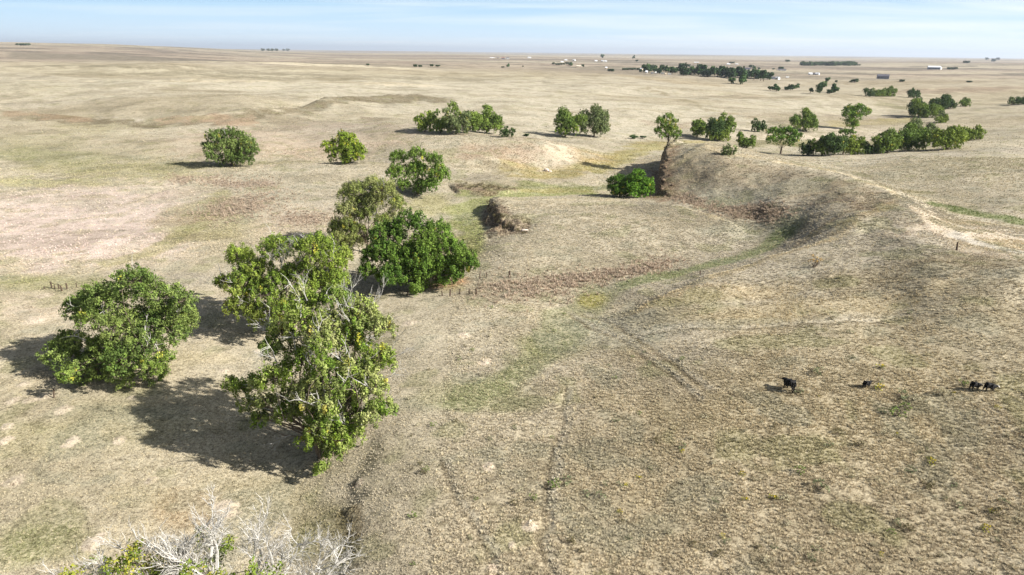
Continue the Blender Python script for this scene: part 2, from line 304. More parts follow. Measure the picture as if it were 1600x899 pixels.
blob(585,183,22,4,BROWN,.5,z=7); blob(470,190,60,4,lin(136,124,106),.5,z=6)
band([(545,790),(552,830),(545,880)], 10, lin(104,88,62), .7, z=1); blob(500,830,60,50,lin(128,120,78),.6,z=0); blob(420,770,90,40,lin(140,132,88),.4,z=0)
# near pasture on the left
blob(180,700,260,160,lin(170,158,128),.5,z=.2); blob(180,660,110,40,lin(138,134,92),.4,z=.2); blob(60,690,80,30,lin(138,134,92),.4,z=.2); blob(70,850,90,30,lin(120,122,72),.5,z=0); blob(300,800,60,30,lin(150,124,88),.5,z=0); blob(220,780,60,20,lin(152,142,108),.4)
blob(330,560,50,14,lin(184,170,136),.5,z=.2); blob(260,560,60,30,lin(170,158,120),.4,z=.2)
band([(0,126),(200,128),(420,126),(700,128)], 2, lin(204,190,160), .85, z=15); band([(60,121),(300,119),(560,123)], 2.5, lin(132,124,100), .8, z=13); band([(0,93),(200,95),(400,99),(560,102),(700,107)], 2, lin(204,192,162), .9, z=18); band([(0,88),(200,90),(400,96),(640,103)], 2.5, lin(112,104,90), .9, z=14)  # relief shading painted in, here and below: light crests, dark contour bands
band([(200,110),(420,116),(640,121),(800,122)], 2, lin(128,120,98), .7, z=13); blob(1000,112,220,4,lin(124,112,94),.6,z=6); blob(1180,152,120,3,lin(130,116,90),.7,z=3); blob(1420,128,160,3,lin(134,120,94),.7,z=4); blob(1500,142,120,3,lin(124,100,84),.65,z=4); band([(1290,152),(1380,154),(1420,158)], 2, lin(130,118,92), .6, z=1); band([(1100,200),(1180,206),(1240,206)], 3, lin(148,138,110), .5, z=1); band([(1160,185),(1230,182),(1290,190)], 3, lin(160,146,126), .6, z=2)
blob(620,245,60,8,GREY,.5,z=4); blob(720,275,60,6,GREY,.5,z=2); blob(660,195,60,5,lin(160,146,128),.5,z=7); band([(430,195),(520,194),(590,196),(640,205)], 4, lin(150,132,116), .5, z=6); band([(720,215),(800,222),(846,224)], 3, lin(156,140,120), .5, z=6)
band([(190,303),(300,278),(400,263),(480,259),(565,257)], 2.5, lin(198,184,158), .6, z=2.8); band([(120,262),(230,262),(330,258),(440,255),(500,254)], 3, lin(126,122,90), .6, z=.8)  # light bench crest painted in to show relief, darker grass beyond
band([(785,312),(850,311),(930,313),(1000,315),(1060,327),(1140,347)], 3, lin(202,188,154), .7, z=4.6); band([(960,452),(1000,452),(1100,428),(1200,403),(1290,384),(1350,364),(1400,350)], 7, lin(190,172,132), .5, z=8)  # lit crest edges of bench and contour ridge, painted as pale bands
band([(1046,238),(1100,237),(1200,248),(1260,261),(1320,276),(1380,294),(1420,315)], 2.5, lin(200,184,148), .6, z=13); band([(1230,388),(1290,372),(1340,356)], 4, lin(134,118,90), .45, z=7); blob(760,262,70,3,lin(128,116,92),.6,z=2); band([(0,108),(240,110),(420,112),(560,115)], 1.5, lin(120,112,90), .7, z=17)  # light along the ridge crest painted in, dark contour bands with it
band([(780,172),(900,176),(1000,170),(1080,176)], 2, lin(168,156,128), .5, z=5); band([(1000,196),(1080,200),(1160,206)], 2, lin(150,132,112), .5, z=1); band([(860,150),(1000,152),(1100,158),(1240,162)], 2, lin(176,166,136), .5, z=5)
# trails far away
band([(1010,138),(1014,143),(1060,151),(1085,158),(1110,170),(1140,175),(1190,178)], 1.4, lin(142,130,100), .7, z=5)
band([(890,134),(1000,138),(1100,142),(1200,145)], 1.5, lin(150,138,110), .5, z=6)
band([(960,118),(1000,124),(1060,128),(1140,130)], 3, lin(146,130,98), .6, z=6)
band([(1180,178),(1100,186),(1060,198)], 2, lin(150,130,108), .4, z=2)
def paint(x, y):
    n = len(x); yy = np.maximum(y, 12.0)
    qx, qy = proj(np.clip(x/yy, -2, 2)*yy, yy, 0*yy)
    r = np.hypot(x, y)
    c = np.tile(STRAW, (n, 1))
    # distance from the horizon line sets how hard a pixel wobble may push the edges
    t = np.maximum(qy-HOR(qx), 1.0)
    wob = np.minimum(t*.06, 9.0)
    n1 = fbm(x/9, y/9, 3, 51); n2 = fbm(x/9+40, y/9, 3, 53)
    f1 = fbm(x/70, y/70, 3, 55); big = fbm(x/300, y/300, 4, 57); mid = fbm(x/22, y/22, 4, 59)
    def mix(m, col, a): c[m] = c[m]*(1-a[:,None])+col*a[:,None]
    al = np.ones(n, bool)
    mix(al, PALE, .35*sstep(.5+big*1.2)); mix(al, GREY, .35*sstep(.1-f1*1.5)); mix(al, TAN2, .3*sstep(.4+mid*1.2))
    # open plains: long streaks of dry and grazed land
    fr = sstep((r-900)/1300); w1 = sstep((r-3000)/4000); w2 = sstep((r-10000)/10000); st = fbm(x/900, y/420, 4, 65)*(1-w1)+fbm(x/3500, y/1700, 3, 68)*w1*(1-w2)+fbm(x/14000, y/6500, 3, 69)*w2; st2 = fbm(x/300, y/130, 3, 67)*(1-w1)+fbm(x/2600, y/900, 3, 70)*w1*(1-w2)+fbm(x/11000, y/4000, 3, 72)*w2
    mix(al, lin(128,112,100), fr*.9*sstep(.62+st*1.8)); mix(al, lin(172,158,136), fr*.7*sstep((st2-.05)/.2)); mix(al, lin(84,80,72), fr*.75*sstep((-st2-.12)/.15))
    ex = qx+n1*wob*1.6; ey = qy+n2*wob*.7
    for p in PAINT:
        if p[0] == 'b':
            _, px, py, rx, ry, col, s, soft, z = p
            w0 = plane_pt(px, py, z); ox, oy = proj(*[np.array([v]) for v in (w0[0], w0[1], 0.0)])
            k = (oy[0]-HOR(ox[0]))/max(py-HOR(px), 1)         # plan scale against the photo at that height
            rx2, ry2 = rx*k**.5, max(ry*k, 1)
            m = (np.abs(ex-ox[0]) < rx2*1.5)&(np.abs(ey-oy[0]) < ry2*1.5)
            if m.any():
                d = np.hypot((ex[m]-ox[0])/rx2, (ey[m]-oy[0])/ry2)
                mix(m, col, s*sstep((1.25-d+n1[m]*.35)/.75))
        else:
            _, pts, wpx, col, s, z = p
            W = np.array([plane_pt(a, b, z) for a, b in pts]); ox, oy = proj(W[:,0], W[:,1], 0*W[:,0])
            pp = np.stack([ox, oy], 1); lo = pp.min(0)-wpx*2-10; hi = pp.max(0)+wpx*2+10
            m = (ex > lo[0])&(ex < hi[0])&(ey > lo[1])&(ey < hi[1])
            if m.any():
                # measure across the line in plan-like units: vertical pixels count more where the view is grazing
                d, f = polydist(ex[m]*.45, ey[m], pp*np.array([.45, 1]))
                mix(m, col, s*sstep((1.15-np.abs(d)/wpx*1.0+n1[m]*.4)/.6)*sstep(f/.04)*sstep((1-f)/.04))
    # mottling, mid distance: sage, green and bleached patches
    vfine = fbm(x/3.2, y/3.2, 3, 61); fn2 = fbm(x/6.5+9, y/6.5, 3, 63)
    near = 1-sstep((r-700)/500)
    mix(al, GREEN, .35*near*sstep((fn2-.22)/.25)); mix(al, SAGE, .35*near*sstep((-fn2-.25)/.2))
    c *= (1+.16*near*vfine+.10*mid*(1-near)+.07*f1)[:,None]
    mm = fr < 1; mix(al, lin(140,128,100), (1-fr)*sstep((r-250)/400)*.55*sstep((st2-.12)/.25))
    for (mx, my, _), (_, _, rr) in zip(_mw, MOUNDS):
        m = (np.abs(x-mx) < 5)&(np.abs(y-my) < 5)
        if m.any():
            d = np.hypot(x[m]-mx, (y[m]-my)*.9)/rr
            mix(m, lin(206,190,166), .85*sstep((1.35-d+fbm(x[m]/1.2, y[m]/1.2, 2, 71)*.7)/.4))
    for pts, wd in TR:
        lo = pts.min(0)-5; hi = pts.max(0)+5
        m = (x > lo[0])&(x < hi[0])&(y > lo[1])&(y < hi[1])
        if m.any():
            d, f = polydist(x[m]+.5*vnoise(x[m]/3, y[m]/3, 5), y[m]+.5*vnoise(x[m]/3, y[m]/3, 6), pts)
            e = sstep(f/.05)*sstep((1-f)/.05)*(.55+.45*sstep(.5+vnoise(x[m]/4, y[m]/4, 8)))
            mix(m, PALE*1.05, .6*e*np.exp(-((d-wd*.9)/(wd*.7))**2)); mix(m, lin(96,84,64), .75*e*np.exp(-((d+wd*.3)/(wd*.55))**2))
    c = c*np.array([.985,.99,1.05])
    return np.clip(c, .005, .9)

# ------------------------------------------------------------------ object helpers
def tag(o, label=None, cat=None, group=None, kind=None):
    if label: o['label'] = label
    if cat: o['category'] = cat
    if group: o['group'] = group
    if kind: o['kind'] = kind
    return o
def empty(name, loc, rz=0):
    o = bpy.data.objects.new(name, None); COL.objects.link(o); o.location = loc; o.rotation_euler = (0, 0, rz); o.empty_display_size = .5
    return o
def np_mesh(name, V, Fc, mat, cols=None, smooth=False):
    """V (n,3), Fc (m,k) faces all with k corners"""
    me = bpy.data.meshes.new(name); V = np.asarray(V, np.float32); Fc = np.asarray(Fc, np.int32); k = Fc.shape[1]
    me.vertices.add(len(V)); me.vertices.foreach_set('co', V.ravel())
    me.loops.add(Fc.size); me.loops.foreach_set('vertex_index', Fc.ravel())
    me.polygons.add(len(Fc)); me.polygons.foreach_set('loop_start', np.arange(0, Fc.size, k, dtype=np.int32))
    me.polygons.foreach_set('use_smooth', np.full(len(Fc), smooth, bool))
    me.update(calc_edges=True)
    if cols is not None:
        at = me.color_attributes.new('tint', 'FLOAT_COLOR', 'POINT')
        at.data.foreach_set('color', np.concatenate([cols, np.ones((len(V), 1))], 1).astype(np.float32).ravel())
    me.materials.append(mat); return me
def link(name, me, parent=None):
    o = bpy.data.objects.new(name, me); COL.objects.link(o)
    if parent: o.parent = parent
    return o
class MB:
    def __init__(s): s.v = []; s.f = []
    def box(s, c, d, rz=0, taper=1.0):
        b = len(s.v); cs, sn = math.cos(rz), math.sin(rz)
        for z in (-.5, .5):
            k = taper if z > 0 else 1
            for x, y in ((-.5,-.5),(.5,-.5),(.5,.5),(-.5,.5)):
                X, Y = x*d[0]*k, y*d[1]*k
                s.v.append((c[0]+X*cs-Y*sn, c[1]+X*sn+Y*cs, c[2]+z*d[2]))
        s.f += [tuple(b+i for i in q) for q in ((3,2,1,0),(4,5,6,7),(0,1,5,4),(1,2,6,5),(2,3,7,6),(3,0,4,7))]
        return s
    def tube(s, pts, rad, k=6, cap=True):
        b = len(s.v); n = len(pts)
        for i, p in enumerate(pts):
            p = Vector(p); q0 = Vector(pts[max(i-1,0)]); q1 = Vector(pts[min(i+1,n-1)]); t = (q1-q0).normalized()
            a = t.orthogonal().normalized(); c = t.cross(a)
            for j in range(k):
                an_ = 2*math.pi*j/k; s.v.append(tuple(p+(a*math.cos(an_)+c*math.sin(an_))*rad[i]))
        for i in range(n-1):
            for j in range(k):
                s.f.append((b+i*k+j, b+i*k+(j+1)%k, b+(i+1)*k+(j+1)%k, b+(i+1)*k+j))
        if cap: s.f.append(tuple(b+j for j in range(k))[::-1]); s.f.append(tuple(b+(n-1)*k+j for j in range(k)))
        return s
    def prism(s, poly, y0, y1):     # poly in (x,z)
        b = len(s.v); n = len(poly)
        for y in (y0, y1): s.v += [(x, y, z) for x, z in poly]
        s.f.append(tuple(b+i for i in range(n))); s.f.append(tuple(b+n+i for i in range(n))[::-1])
        for i in range(n): s.f.append((b+i, b+n+i, b+n+(i+1)%n, b+(i+1)%n))
        return s
    def mesh(s, name, mat, smooth=False):
        me = bpy.data.meshes.new(name); me.from_pydata(s.v, [], s.f); me.materials.append(mat)
        if smooth: me.polygons.foreach_set('use_smooth', [True]*len(me.polygons))
        me.update(); return me
    def build(s, name, mat, parent=None, smooth=False): return link(name, s.mesh(name, mat, smooth), parent)

# ------------------------------------------------------------------ materials
def newmat(name):
    m = bpy.data.materials.new(name); m.use_nodes = True; n = m.node_tree; b = n.nodes['Principled BSDF']; return m, n, b
def mix_node(n, mode, fac, a, b):
    x = n.nodes.new('ShaderNodeMix'); x.data_type = 'RGBA'; x.blend_type = mode
    for i, v in ((0, fac), (6, a), (7, b)):
        if hasattr(v, 'is_linked') or hasattr(v, 'links'): n.links.new(v, x.inputs[i])
        elif i == 0: x.inputs[0].default_value = v
        else: x.inputs[i].default_value = (*v[:3], 1)
    return x.outputs[2]
def noise(n, scale, detail=3, rough=.5, vec=None, dist=0):
    x = n.nodes.new('ShaderNodeTexNoise'); x.inputs['Scale'].default_value = scale; x.inputs['Detail'].default_value = detail; x.inputs['Roughness'].default_value = rough; x.inputs['Distortion'].default_value = dist
    if vec: n.links.new(vec, x.inputs['Vector'])
    return x.outputs[0]
def ramp(n, src, a, b, lo=0., hi=1.):
    x = n.nodes.new('ShaderNodeMapRange'); n.links.new(src, x.inputs[0])
    for i, v in enumerate((a, b, lo, hi)): x.inputs[i+1].default_value = v
    return x.outputs[0]
def mat_plain(name, col, rough=.8, var=.25, scale=3.0, bump=.0):
    m, n, b = newmat(name); t = n.nodes.new('ShaderNodeTexCoord')
    f = noise(n, scale, 4, .6, t.outputs['Object'])
    c = mix_node(n, 'MIX', ramp(n, f, .3, .7), [v*(1-var) for v in col], [min(v*(1+var), 1) for v in col])
    n.links.new(c, b.inputs['Base Color']); b.inputs['Roughness'].default_value = rough; b.inputs['Specular IOR Level'].default_value = .25
    if bump:
        bp = n.nodes.new('ShaderNodeBump'); bp.inputs['Strength'].default_value = bump; bp.inputs['Distance'].default_value = .05
        n.links.new(f, bp.inputs['Height']); n.links.new(bp.outputs[0], b.inputs['Normal'])
    return m
def mat_ground():
    m, n, b = newmat('prairie_ground'); g = n.nodes.new('ShaderNodeNewGeometry'); P = g.outputs['Position']
    a = n.nodes.new('ShaderNodeAttribute'); a.attribute_name = 'tint'
    f1 = noise(n, 2.3, 5, .70, P, .3); f2 = noise(n, .45, 4, .6, P); f3 = noise(n, 5.5, 3, .6, P); f4 = noise(n, .035, 6, .65, P)
    c = mix_node(n, 'MIX', ramp(n, f1, .46, .68, 0, .75), a.outputs['Color'], lin(204,190,160))
    c = mix_node(n, 'MULTIPLY', ramp(n, f1, .48, .34, 0, .8), c, lin(150,142,132))
    c = mix_node(n, 'MULTIPLY', ramp(n, f2, .48, .34, 0, .6), c, lin(190,190,178))
    c = mix_node(n, 'MULTIPLY', ramp(n, f3, .46, .36, 0, .6), c, lin(150,140,128))
    c = mix_node(n, 'MULTIPLY', ramp(n, f4, .52, .40, 0, .5), c, lin(192,190,180))
    n.links.new(c, b.inputs['Base Color']); b.inputs['Roughness'].default_value = .95; b.inputs['Specular IOR Level'].default_value = .08
    ad = n.nodes.new('ShaderNodeMath'); ad.operation = 'MULTIPLY_ADD'; n.links.new(f3, ad.inputs[0]); ad.inputs[1].default_value = .45; n.links.new(f1, ad.inputs[2])
    bp = n.nodes.new('ShaderNodeBump'); bp.inputs['Strength'].default_value = .9; bp.inputs['Distance'].default_value = .13
    n.links.new(ad.outputs[0], bp.inputs['Height']); n.links.new(bp.outputs[0], b.inputs['Normal'])
    return m
def mat_leaf(name, inst=False, transl=.14, rough=.75, spec=.10):
    m, n, b = newmat(name); a = n.nodes.new('ShaderNodeAttribute'); a.attribute_name = 'tint'
    if inst: a.attribute_type = 'INSTANCER'
    col = a.outputs['Color']
    b.inputs['Roughness'].default_value = rough; b.inputs['Specular IOR Level'].default_value = spec
    n.links.new(col, b.inputs['Base Color'])
    tr = n.nodes.new('ShaderNodeBsdfTranslucent'); n.links.new(col, tr.inputs['Color'])
    mx = n.nodes.new('ShaderNodeMixShader'); mx.inputs[0].default_value = transl
    n.links.new(b.outputs[0], mx.inputs[1]); n.links.new(tr.outputs[0], mx.inputs[2]); n.links.new(mx.outputs[0], n.nodes['Material Output'].inputs['Surface'])
    return m
MG = mat_ground(); ML = mat_leaf('cottonwood_leaves'); MGR = mat_leaf('dry_grass', True, .15, .9, .05)
MBK = mat_plain('grey_bark', lin(112,100,86), .9, .35, 6, .6); MDW = mat_plain('dead_wood', lin(182,178,170), .85, .2, 5, .3)
MWD = mat_plain('weathered_post', lin(84,70,58), .9, .35, 9, .5); MWIRE = mat_plain('rusty_wire', lin(120,104,92), .6, .2, 4)
MWHITE = mat_plain('white_siding', lin(226,226,222), .6, .06, .6); MGREYW = mat_plain('grey_siding', lin(120,124,136), .7, .12, .6); MTANW = mat_plain('tan_siding', lin(196,180,156), .7, .1, .6)
MRF = mat_plain('dark_roof', lin(92,90,98), .7, .2, .8); MRW = mat_plain('white_metal_roof', lin(222,224,228), .45, .08, .5); MRR = mat_plain('rust_roof', lin(140,96,80), .7, .2, .8)
MGL = mat_plain('window_glass', lin(30,34,44), .15, .2, 1); MDR = mat_plain('door_paint', lin(92,84,84), .6, .1, 1)
MROCK = mat_plain('pale_rock', lin(206,190,176), .9, .18, 2.5, .8); MCLOD = mat_plain('bank_soil', lin(108,92,76), .95, .35, 2.5, .9)

# ------------------------------------------------------------------ the ground sheet
def build_ground():
    rr = [0.0, 8, 16, 24]; r = 30.0
    while r < 62000:
        rr.append(r); r *= 1.0047 if r < 420 else (1.0085 if r < 4000 else 1.02)
    rr = np.array(rr[1:])
    th = [0.0]; t = 0.0
    while t < math.pi: t += .0029 if t < .74 else (.02 if t < 1.1 else .12); th.append(min(t, math.pi))
    th = np.array(th); th = np.concatenate([-th[::-1][:-1], th[:-1]]) ; nt_ = len(th); nr = len(rr)
    RR, TH = np.meshgrid(rr, th, indexing='ij'); X = RR*np.sin(TH); Y = RR*np.cos(TH)
    x = np.concatenate([[0], X.ravel()]); y = np.concatenate([[0], Y.ravel()])
    z = height(x, y)
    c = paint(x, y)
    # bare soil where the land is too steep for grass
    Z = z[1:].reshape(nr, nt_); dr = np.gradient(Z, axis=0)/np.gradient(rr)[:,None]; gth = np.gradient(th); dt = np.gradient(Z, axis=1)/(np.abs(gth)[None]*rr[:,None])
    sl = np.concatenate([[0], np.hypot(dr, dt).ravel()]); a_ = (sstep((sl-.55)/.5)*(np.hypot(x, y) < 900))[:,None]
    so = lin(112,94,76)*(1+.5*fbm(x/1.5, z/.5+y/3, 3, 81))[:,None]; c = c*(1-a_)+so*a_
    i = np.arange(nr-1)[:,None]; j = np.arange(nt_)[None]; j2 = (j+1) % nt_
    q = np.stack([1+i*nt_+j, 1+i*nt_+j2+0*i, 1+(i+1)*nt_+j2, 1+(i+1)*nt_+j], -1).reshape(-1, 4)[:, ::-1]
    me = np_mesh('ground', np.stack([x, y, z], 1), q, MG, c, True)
    o = link('ground', me); tag(o, 'dry rolling prairie grassland reaching to the horizon', None, None, 'structure')
    return o
GROUND = build_ground()
# ------------------------------------------------------------------ trees
LG = [lin(92,112,46), lin(78,100,42), lin(104,120,54), lin(64,86,38), lin(116,126,60)]
YEL = lin(160,152,66); GRYG = lin(128,132,98)
def leaf_cloud(rng, lobes, dens, lsz, pal, yellow=.02, fill=1.0, crad=(.45,.9), nl=34, elong=.8):
    """lobes: (centre, radius). Leaf sprays gathered in small clumps through each lobe, gaps between"""
    V = []; T = []; tips = []
    for c, rad in lobes:
        c = np.array(c); k = max(3, int(dens*(rad**2)*fill)); ez = elong
        base = pal[rng.randint(len(pal))]
        for _ in range(k):
            d = rng.normal(size=3); d /= np.linalg.norm(d)
            if d[2] < -.35 and rng.rand() < .6: d[2] = -d[2]*.6
            q = c+d*rad*np.array([1,1,.88])*(.45+.6*rng.rand()**.6)
            rc = rng.uniform(*crad)*(.55+.25*rad**.5)
            n = int(nl*rng.uniform(.6, 1.3)); tips.append((q, c))
            p = rng.normal(size=(n,3)); p /= np.linalg.norm(p, axis=1)[:,None]
            p *= (rng.rand(n)**.45)[:,None]*rc*np.array([1-.25*(ez > 1),1-.25*(ez > 1),ez])
            nr_ = p/rc*.8+rng.normal(size=(n,3))*.55+d*.35; nr_ /= np.linalg.norm(nr_, axis=1)[:,None]
            a = np.cross(nr_, rng.normal(size=(n,3))); a /= np.linalg.norm(a, axis=1)[:,None]+1e-9; b = np.cross(nr_, a)
            s = lsz*rng.uniform(.6, 1.35, n)[:,None]; P0 = q+p
            quad = np.stack([P0-a*s*.5, P0+b*s*.33+a*s*.05, P0+a*s*.62, P0-b*s*.33], 1)
            V.append(quad.reshape(-1, 3))
            col = YEL*.6+base*.4 if rng.rand() < yellow*1.6 else (base*.5+pal[rng.randint(len(pal))]*.5)
            col = col*rng.uniform(.8, 1.45)*np.array([1.38,1.33,1.06])
            cc = np.repeat(col[None]*rng.uniform(.8, 1.2, (n,1)), 4, 0); T.append(cc)
    V = np.concatenate(V); T = np.concatenate(T); F = np.arange(len(V)).reshape(-1, 4)
    return V, F, T, tips
def bend(rng, a, b, n, wob):
    a = np.array(a); b = np.array(b); L = np.linalg.norm(b-a); pts = []
    o = rng.normal(size=3)*L*wob; o2 = rng.normal(size=3)*L*wob*.5
    for i in range(n+1):
        t = i/n; pts.append(a+(b-a)*t+o*math.sin(math.pi*t)+o2*math.sin(2*math.pi*t))
    return pts
def bare_spray(rng, mb, p, d, L, rad, lev):
    d = d/np.linalg.norm(d); n = 5; pts = [np.array(p)]
    dd = d.copy()
    for i in range(n):
        dd = dd+rng.normal(size=3)*.16+np.array([0,0,.04]); dd /= np.linalg.norm(dd); pts.append(pts[-1]+dd*L/n)
    mb.tube([tuple(q) for q in pts], [rad*(1-.7*i/n) for i in range(n+1)], 4 if lev > 0 else 3, False)
    if lev <= 0: return
    for _ in range(rng.randint(5, 9)):
        i = rng.randint(1, n+1); e = d*.75+rng.normal(size=3)*.42+np.array([0,0,.08])
        bare_spray(rng, mb, pts[i], e, L*rng.uniform(.4,.68), rad*.5, lev-1)
DEADK = .72
def make_tree(base, lobes, seed, label, group, dens=9, lsz=.3, pal=LG, yellow=.02, dead=(), dead_r=.05, trunks=1, tr=.38, nl=34, crad=(.45,.9), kind='cottonwood_tree', cat='tree', twig=.35, deadlev=2, elong=.85, silver=0):
    rng = np.random.RandomState(seed); base = Vector(base); root = empty(kind, base); tag(root, label, cat, group)
    LB = [((np.array(c)-np.array(base)), r) for c, r in lobes]
    V, F, T, tips = leaf_cloud(rng, LB, dens, lsz, pal, yellow, nl=nl, crad=crad, elong=elong)
    V[:,2] = np.maximum(V[:,2], .05)
    link('crown', np_mesh('crown', V, F, ML, T), root)
    mb = MB(); cz = np.mean([c[2] for c, _ in LB]); cen = np.mean([c for c, _ in LB], 0)
    forks = []
    for k in range(trunks):
        off = rng.normal(size=3)*np.array([.8,.8,0])*(trunks > 1)
        top = np.array([cen[0]*.35, cen[1]*.35, max(cz*.42, .6)])+off*1.5*np.array([1,1,0])
        pts = bend(rng, off*.6-np.array([0,0,.5]), top, 5, .06)
        mb.tube([tuple(p) for p in pts], [tr*(1.35-.75*i/5)/math.sqrt(trunks)*1.1 for i in range(6)], 8); forks.append(top)
    for c, r in LB:
        f = min(forks, key=lambda q: np.linalg.norm(q-c)); L = np.linalg.norm(c-f)
        pts = bend(rng, f*rng.uniform(.55,1.0), c, 5, .12); r0 = tr*.27*min(1, .45+r/4)
        mb.tube([tuple(p) for p in pts], [r0*(1-.7*i/5) for i in range(6)], 6, False)
    for q, c in tips:
        if rng.rand() < twig:
            st = c+(q-c)*.1; pts = bend(rng, st, q+(q-c)*.12, 3, .06)
            mb.tube([tuple(p) for p in pts], [.06,.045,.03,.015], 3, False)
    mb.build('trunk', MBK, root, True)
    if silver:                       # thin dead twigs threading the whole crown
        for k in range(silver):
            q, c = tips[rng.randint(len(tips))]; m = MB(); bare_spray(rng, m, c+(q-c)*.5, (q-c)/(np.linalg.norm(q-c)+.01)+np.array([0,-.1,.35]), rng.uniform(1.8,3.2), .075, 1); m.build('bare_branch', MDW, root)
    for (pp, dvec, L, rad) in dead:
        m = MB(); bare_spray(rng, m, np.array(pp)-np.array(base), np.array(dvec, float), L*DEADK*(.86 if deadlev == 3 else .8), rad*(1.3 if deadlev == 3 else .6), deadlev); m.build('bare_branch', MDW, root)
    return root
def px_tree(bpx, lob, seed, label, group, depth=.8, dead_px=(), back=0, **kw):
    """lobes measured in photo pixels on the tree, each set at its own distance inside the crown"""
    B = ground(*bpx); Y = B.y; rng = np.random.RandomState(seed+99); s = math.sqrt(B.x**2+B.y**2+(H-B.z)**2)/FPX
    ys = [l[1] for l in lob]; y0, y1 = min(ys), max(ys); xs = [l[0] for l in lob]; cw = (max(xs)-min(xs))/2*s+1
    out_ = []
    for l in lob:
        t = (l[1]-y0)/max(y1-y0, 1); dY = (-(t-.45)*depth*cw + rng.normal()*.25*cw*.5) if len(l) < 4 else l[3]
        p = at_depth(l[0], l[1], Y+dY); r = l[2]*s*(Y+dY)/Y
        gz = hz(p.x, p.y)
        if p.z < gz+r*.55: p.z = gz+r*.55
        out_.append((tuple(p), r))
        if rng.rand() < back:            # the crown goes on behind
            q = at_depth(l[0]+rng.normal()*l[2]*.4, l[1]+rng.normal()*l[2]*.3-2, Y+dY+rng.uniform(.6,1.5)*r+1); out_.append(((q.x, q.y, max(q.z, hz(q.x, q.y)+r*.5)), r*.9))
    dd = []
    for (x, y, vx, vy, vz, L, rad) in dead_px:
        p = at_depth(x, y, Y); dd.append((tuple(p), (vx, vy, vz), L, rad))
    return make_tree(B, out_, seed, label, group, dead=dd, **kw)

NEAR = 'cottonwoods in the grove by the creek bend'
px_tree((192,588), [(210,442,26),(160,468,28),(250,462,27),(125,480,22),(287,470,18),(285,500,20),(228,500,30),(180,508,28),(268,522,22),(140,500,18),(92,555,24),(115,535,18),(140,578,26),(190,562,26),(190,592,16),(238,572,20),(225,540,25),(160,540,22),(105,585,14),(258,560,13)], 1,
        'broad cottonwood standing alone left of the tallest cottonwood, one yellow spray on its left side', NEAR, back=.7, silver=18, elong=.95, nl=36, dens=12.5, lsz=.25, crad=(.36,.7), yellow=.003, pal=[lin(92,108,62), lin(84,100,58), lin(108,120,72), lin(70,90,48), lin(94,112,54)])
px_tree((432,520), [(372,402,22),(428,388,22),(492,392,30),(520,412,24),(348,440,13),(382,440,26),(470,425,24),(432,440,20),(490,450,28),(372,482,20),(402,500,16),(440,485,22),(412,462,20),(530,440,18),(398,420,18),(366,452,15),(408,448,18),(455,385,16),(470,460,18)], 2,
        'yellowish cottonwood with silver bare top branches, touching the tallest cottonwood from behind', NEAR, back=1, silver=26, elong=1.3, nl=34, dens=13, lsz=.25, crad=(.34,.66), yellow=.012, pal=[lin(108,124,54), lin(96,114,50), lin(78,98,44), lin(118,128,70)],
        dead_px=[(440,420,0,-.2,1,5,.10),(450,400,.4,0,1,4.5,.09),(430,410,-.5,.2,.9,4,.08),(460,415,.6,-.3,.8,4,.08),(385,495,-.6,-.6,.1,4,.08),(370,500,-.8,-.5,0,3.5,.07)])
px_tree((508,712), [(520,470,26),(478,478,22),(562,488,26),(600,512,20),(470,505,22),(438,520,22),(420,545,18),(502,530,26),(552,540,28),(592,560,24),(465,565,24),(428,592,22),(478,615,24),(548,605,22),(585,612,24),(606,640,14),(450,645,22),(500,665,26),(548,672,22),(522,705,20),(500,732,13),(360,600,12,3),(385,632,14,0),(575,655,16),(420,630,16),(510,505,22),(535,575,20),(505,635,20),(560,510,20),(575,580,20),(455,615,18),(525,650,20),(400,605,14),(480,690,16),(588,640,16),(490,600,18),(515,645,20),(530,690,18),(500,575,14),(375,610,14,2),(390,600,14,4),(405,655,14),(545,630,18),(505,575,18,-4.5),(528,608,18,-4.5),(488,602,16,-4),(515,640,18,-4),(545,575,16,-3),(500,540,16,-3)], 3,
        'tallest cottonwood in front with yellow flecks and silver dead branches, throwing the largest shadow', NEAR, back=1, silver=60, elong=1.5, depth=.9, dens=12, lsz=.245, crad=(.34,.68), yellow=.014, nl=38, tr=.5, trunks=2, pal=[lin(102,120,52), lin(90,110,46), lin(72,94,40), lin(124,132,86), lin(128,132,96)],
        dead_px=[(540,480,.5,0,1,4.5,.08),(590,470,.7,-.1,1,3.5,.07),(480,470,-.3,0,1,4,.08),(430,610,-1,-.4,.2,4,.08),(420,640,-1,-.3,.4,4,.08),(600,590,1,-.2,.3,4,.08),(570,600,1,-.4,.2,4,.08),(610,560,1,.2,.4,3.5,.07),(455,680,-.8,-.6,.2,4,.08),(430,560,-.9,-.2,.5,3,.07),(495,560,0,-.8,.8,4,.08),(530,600,.5,-.8,.3,4,.08),(470,640,-.4,-.8,.1,4,.08)])
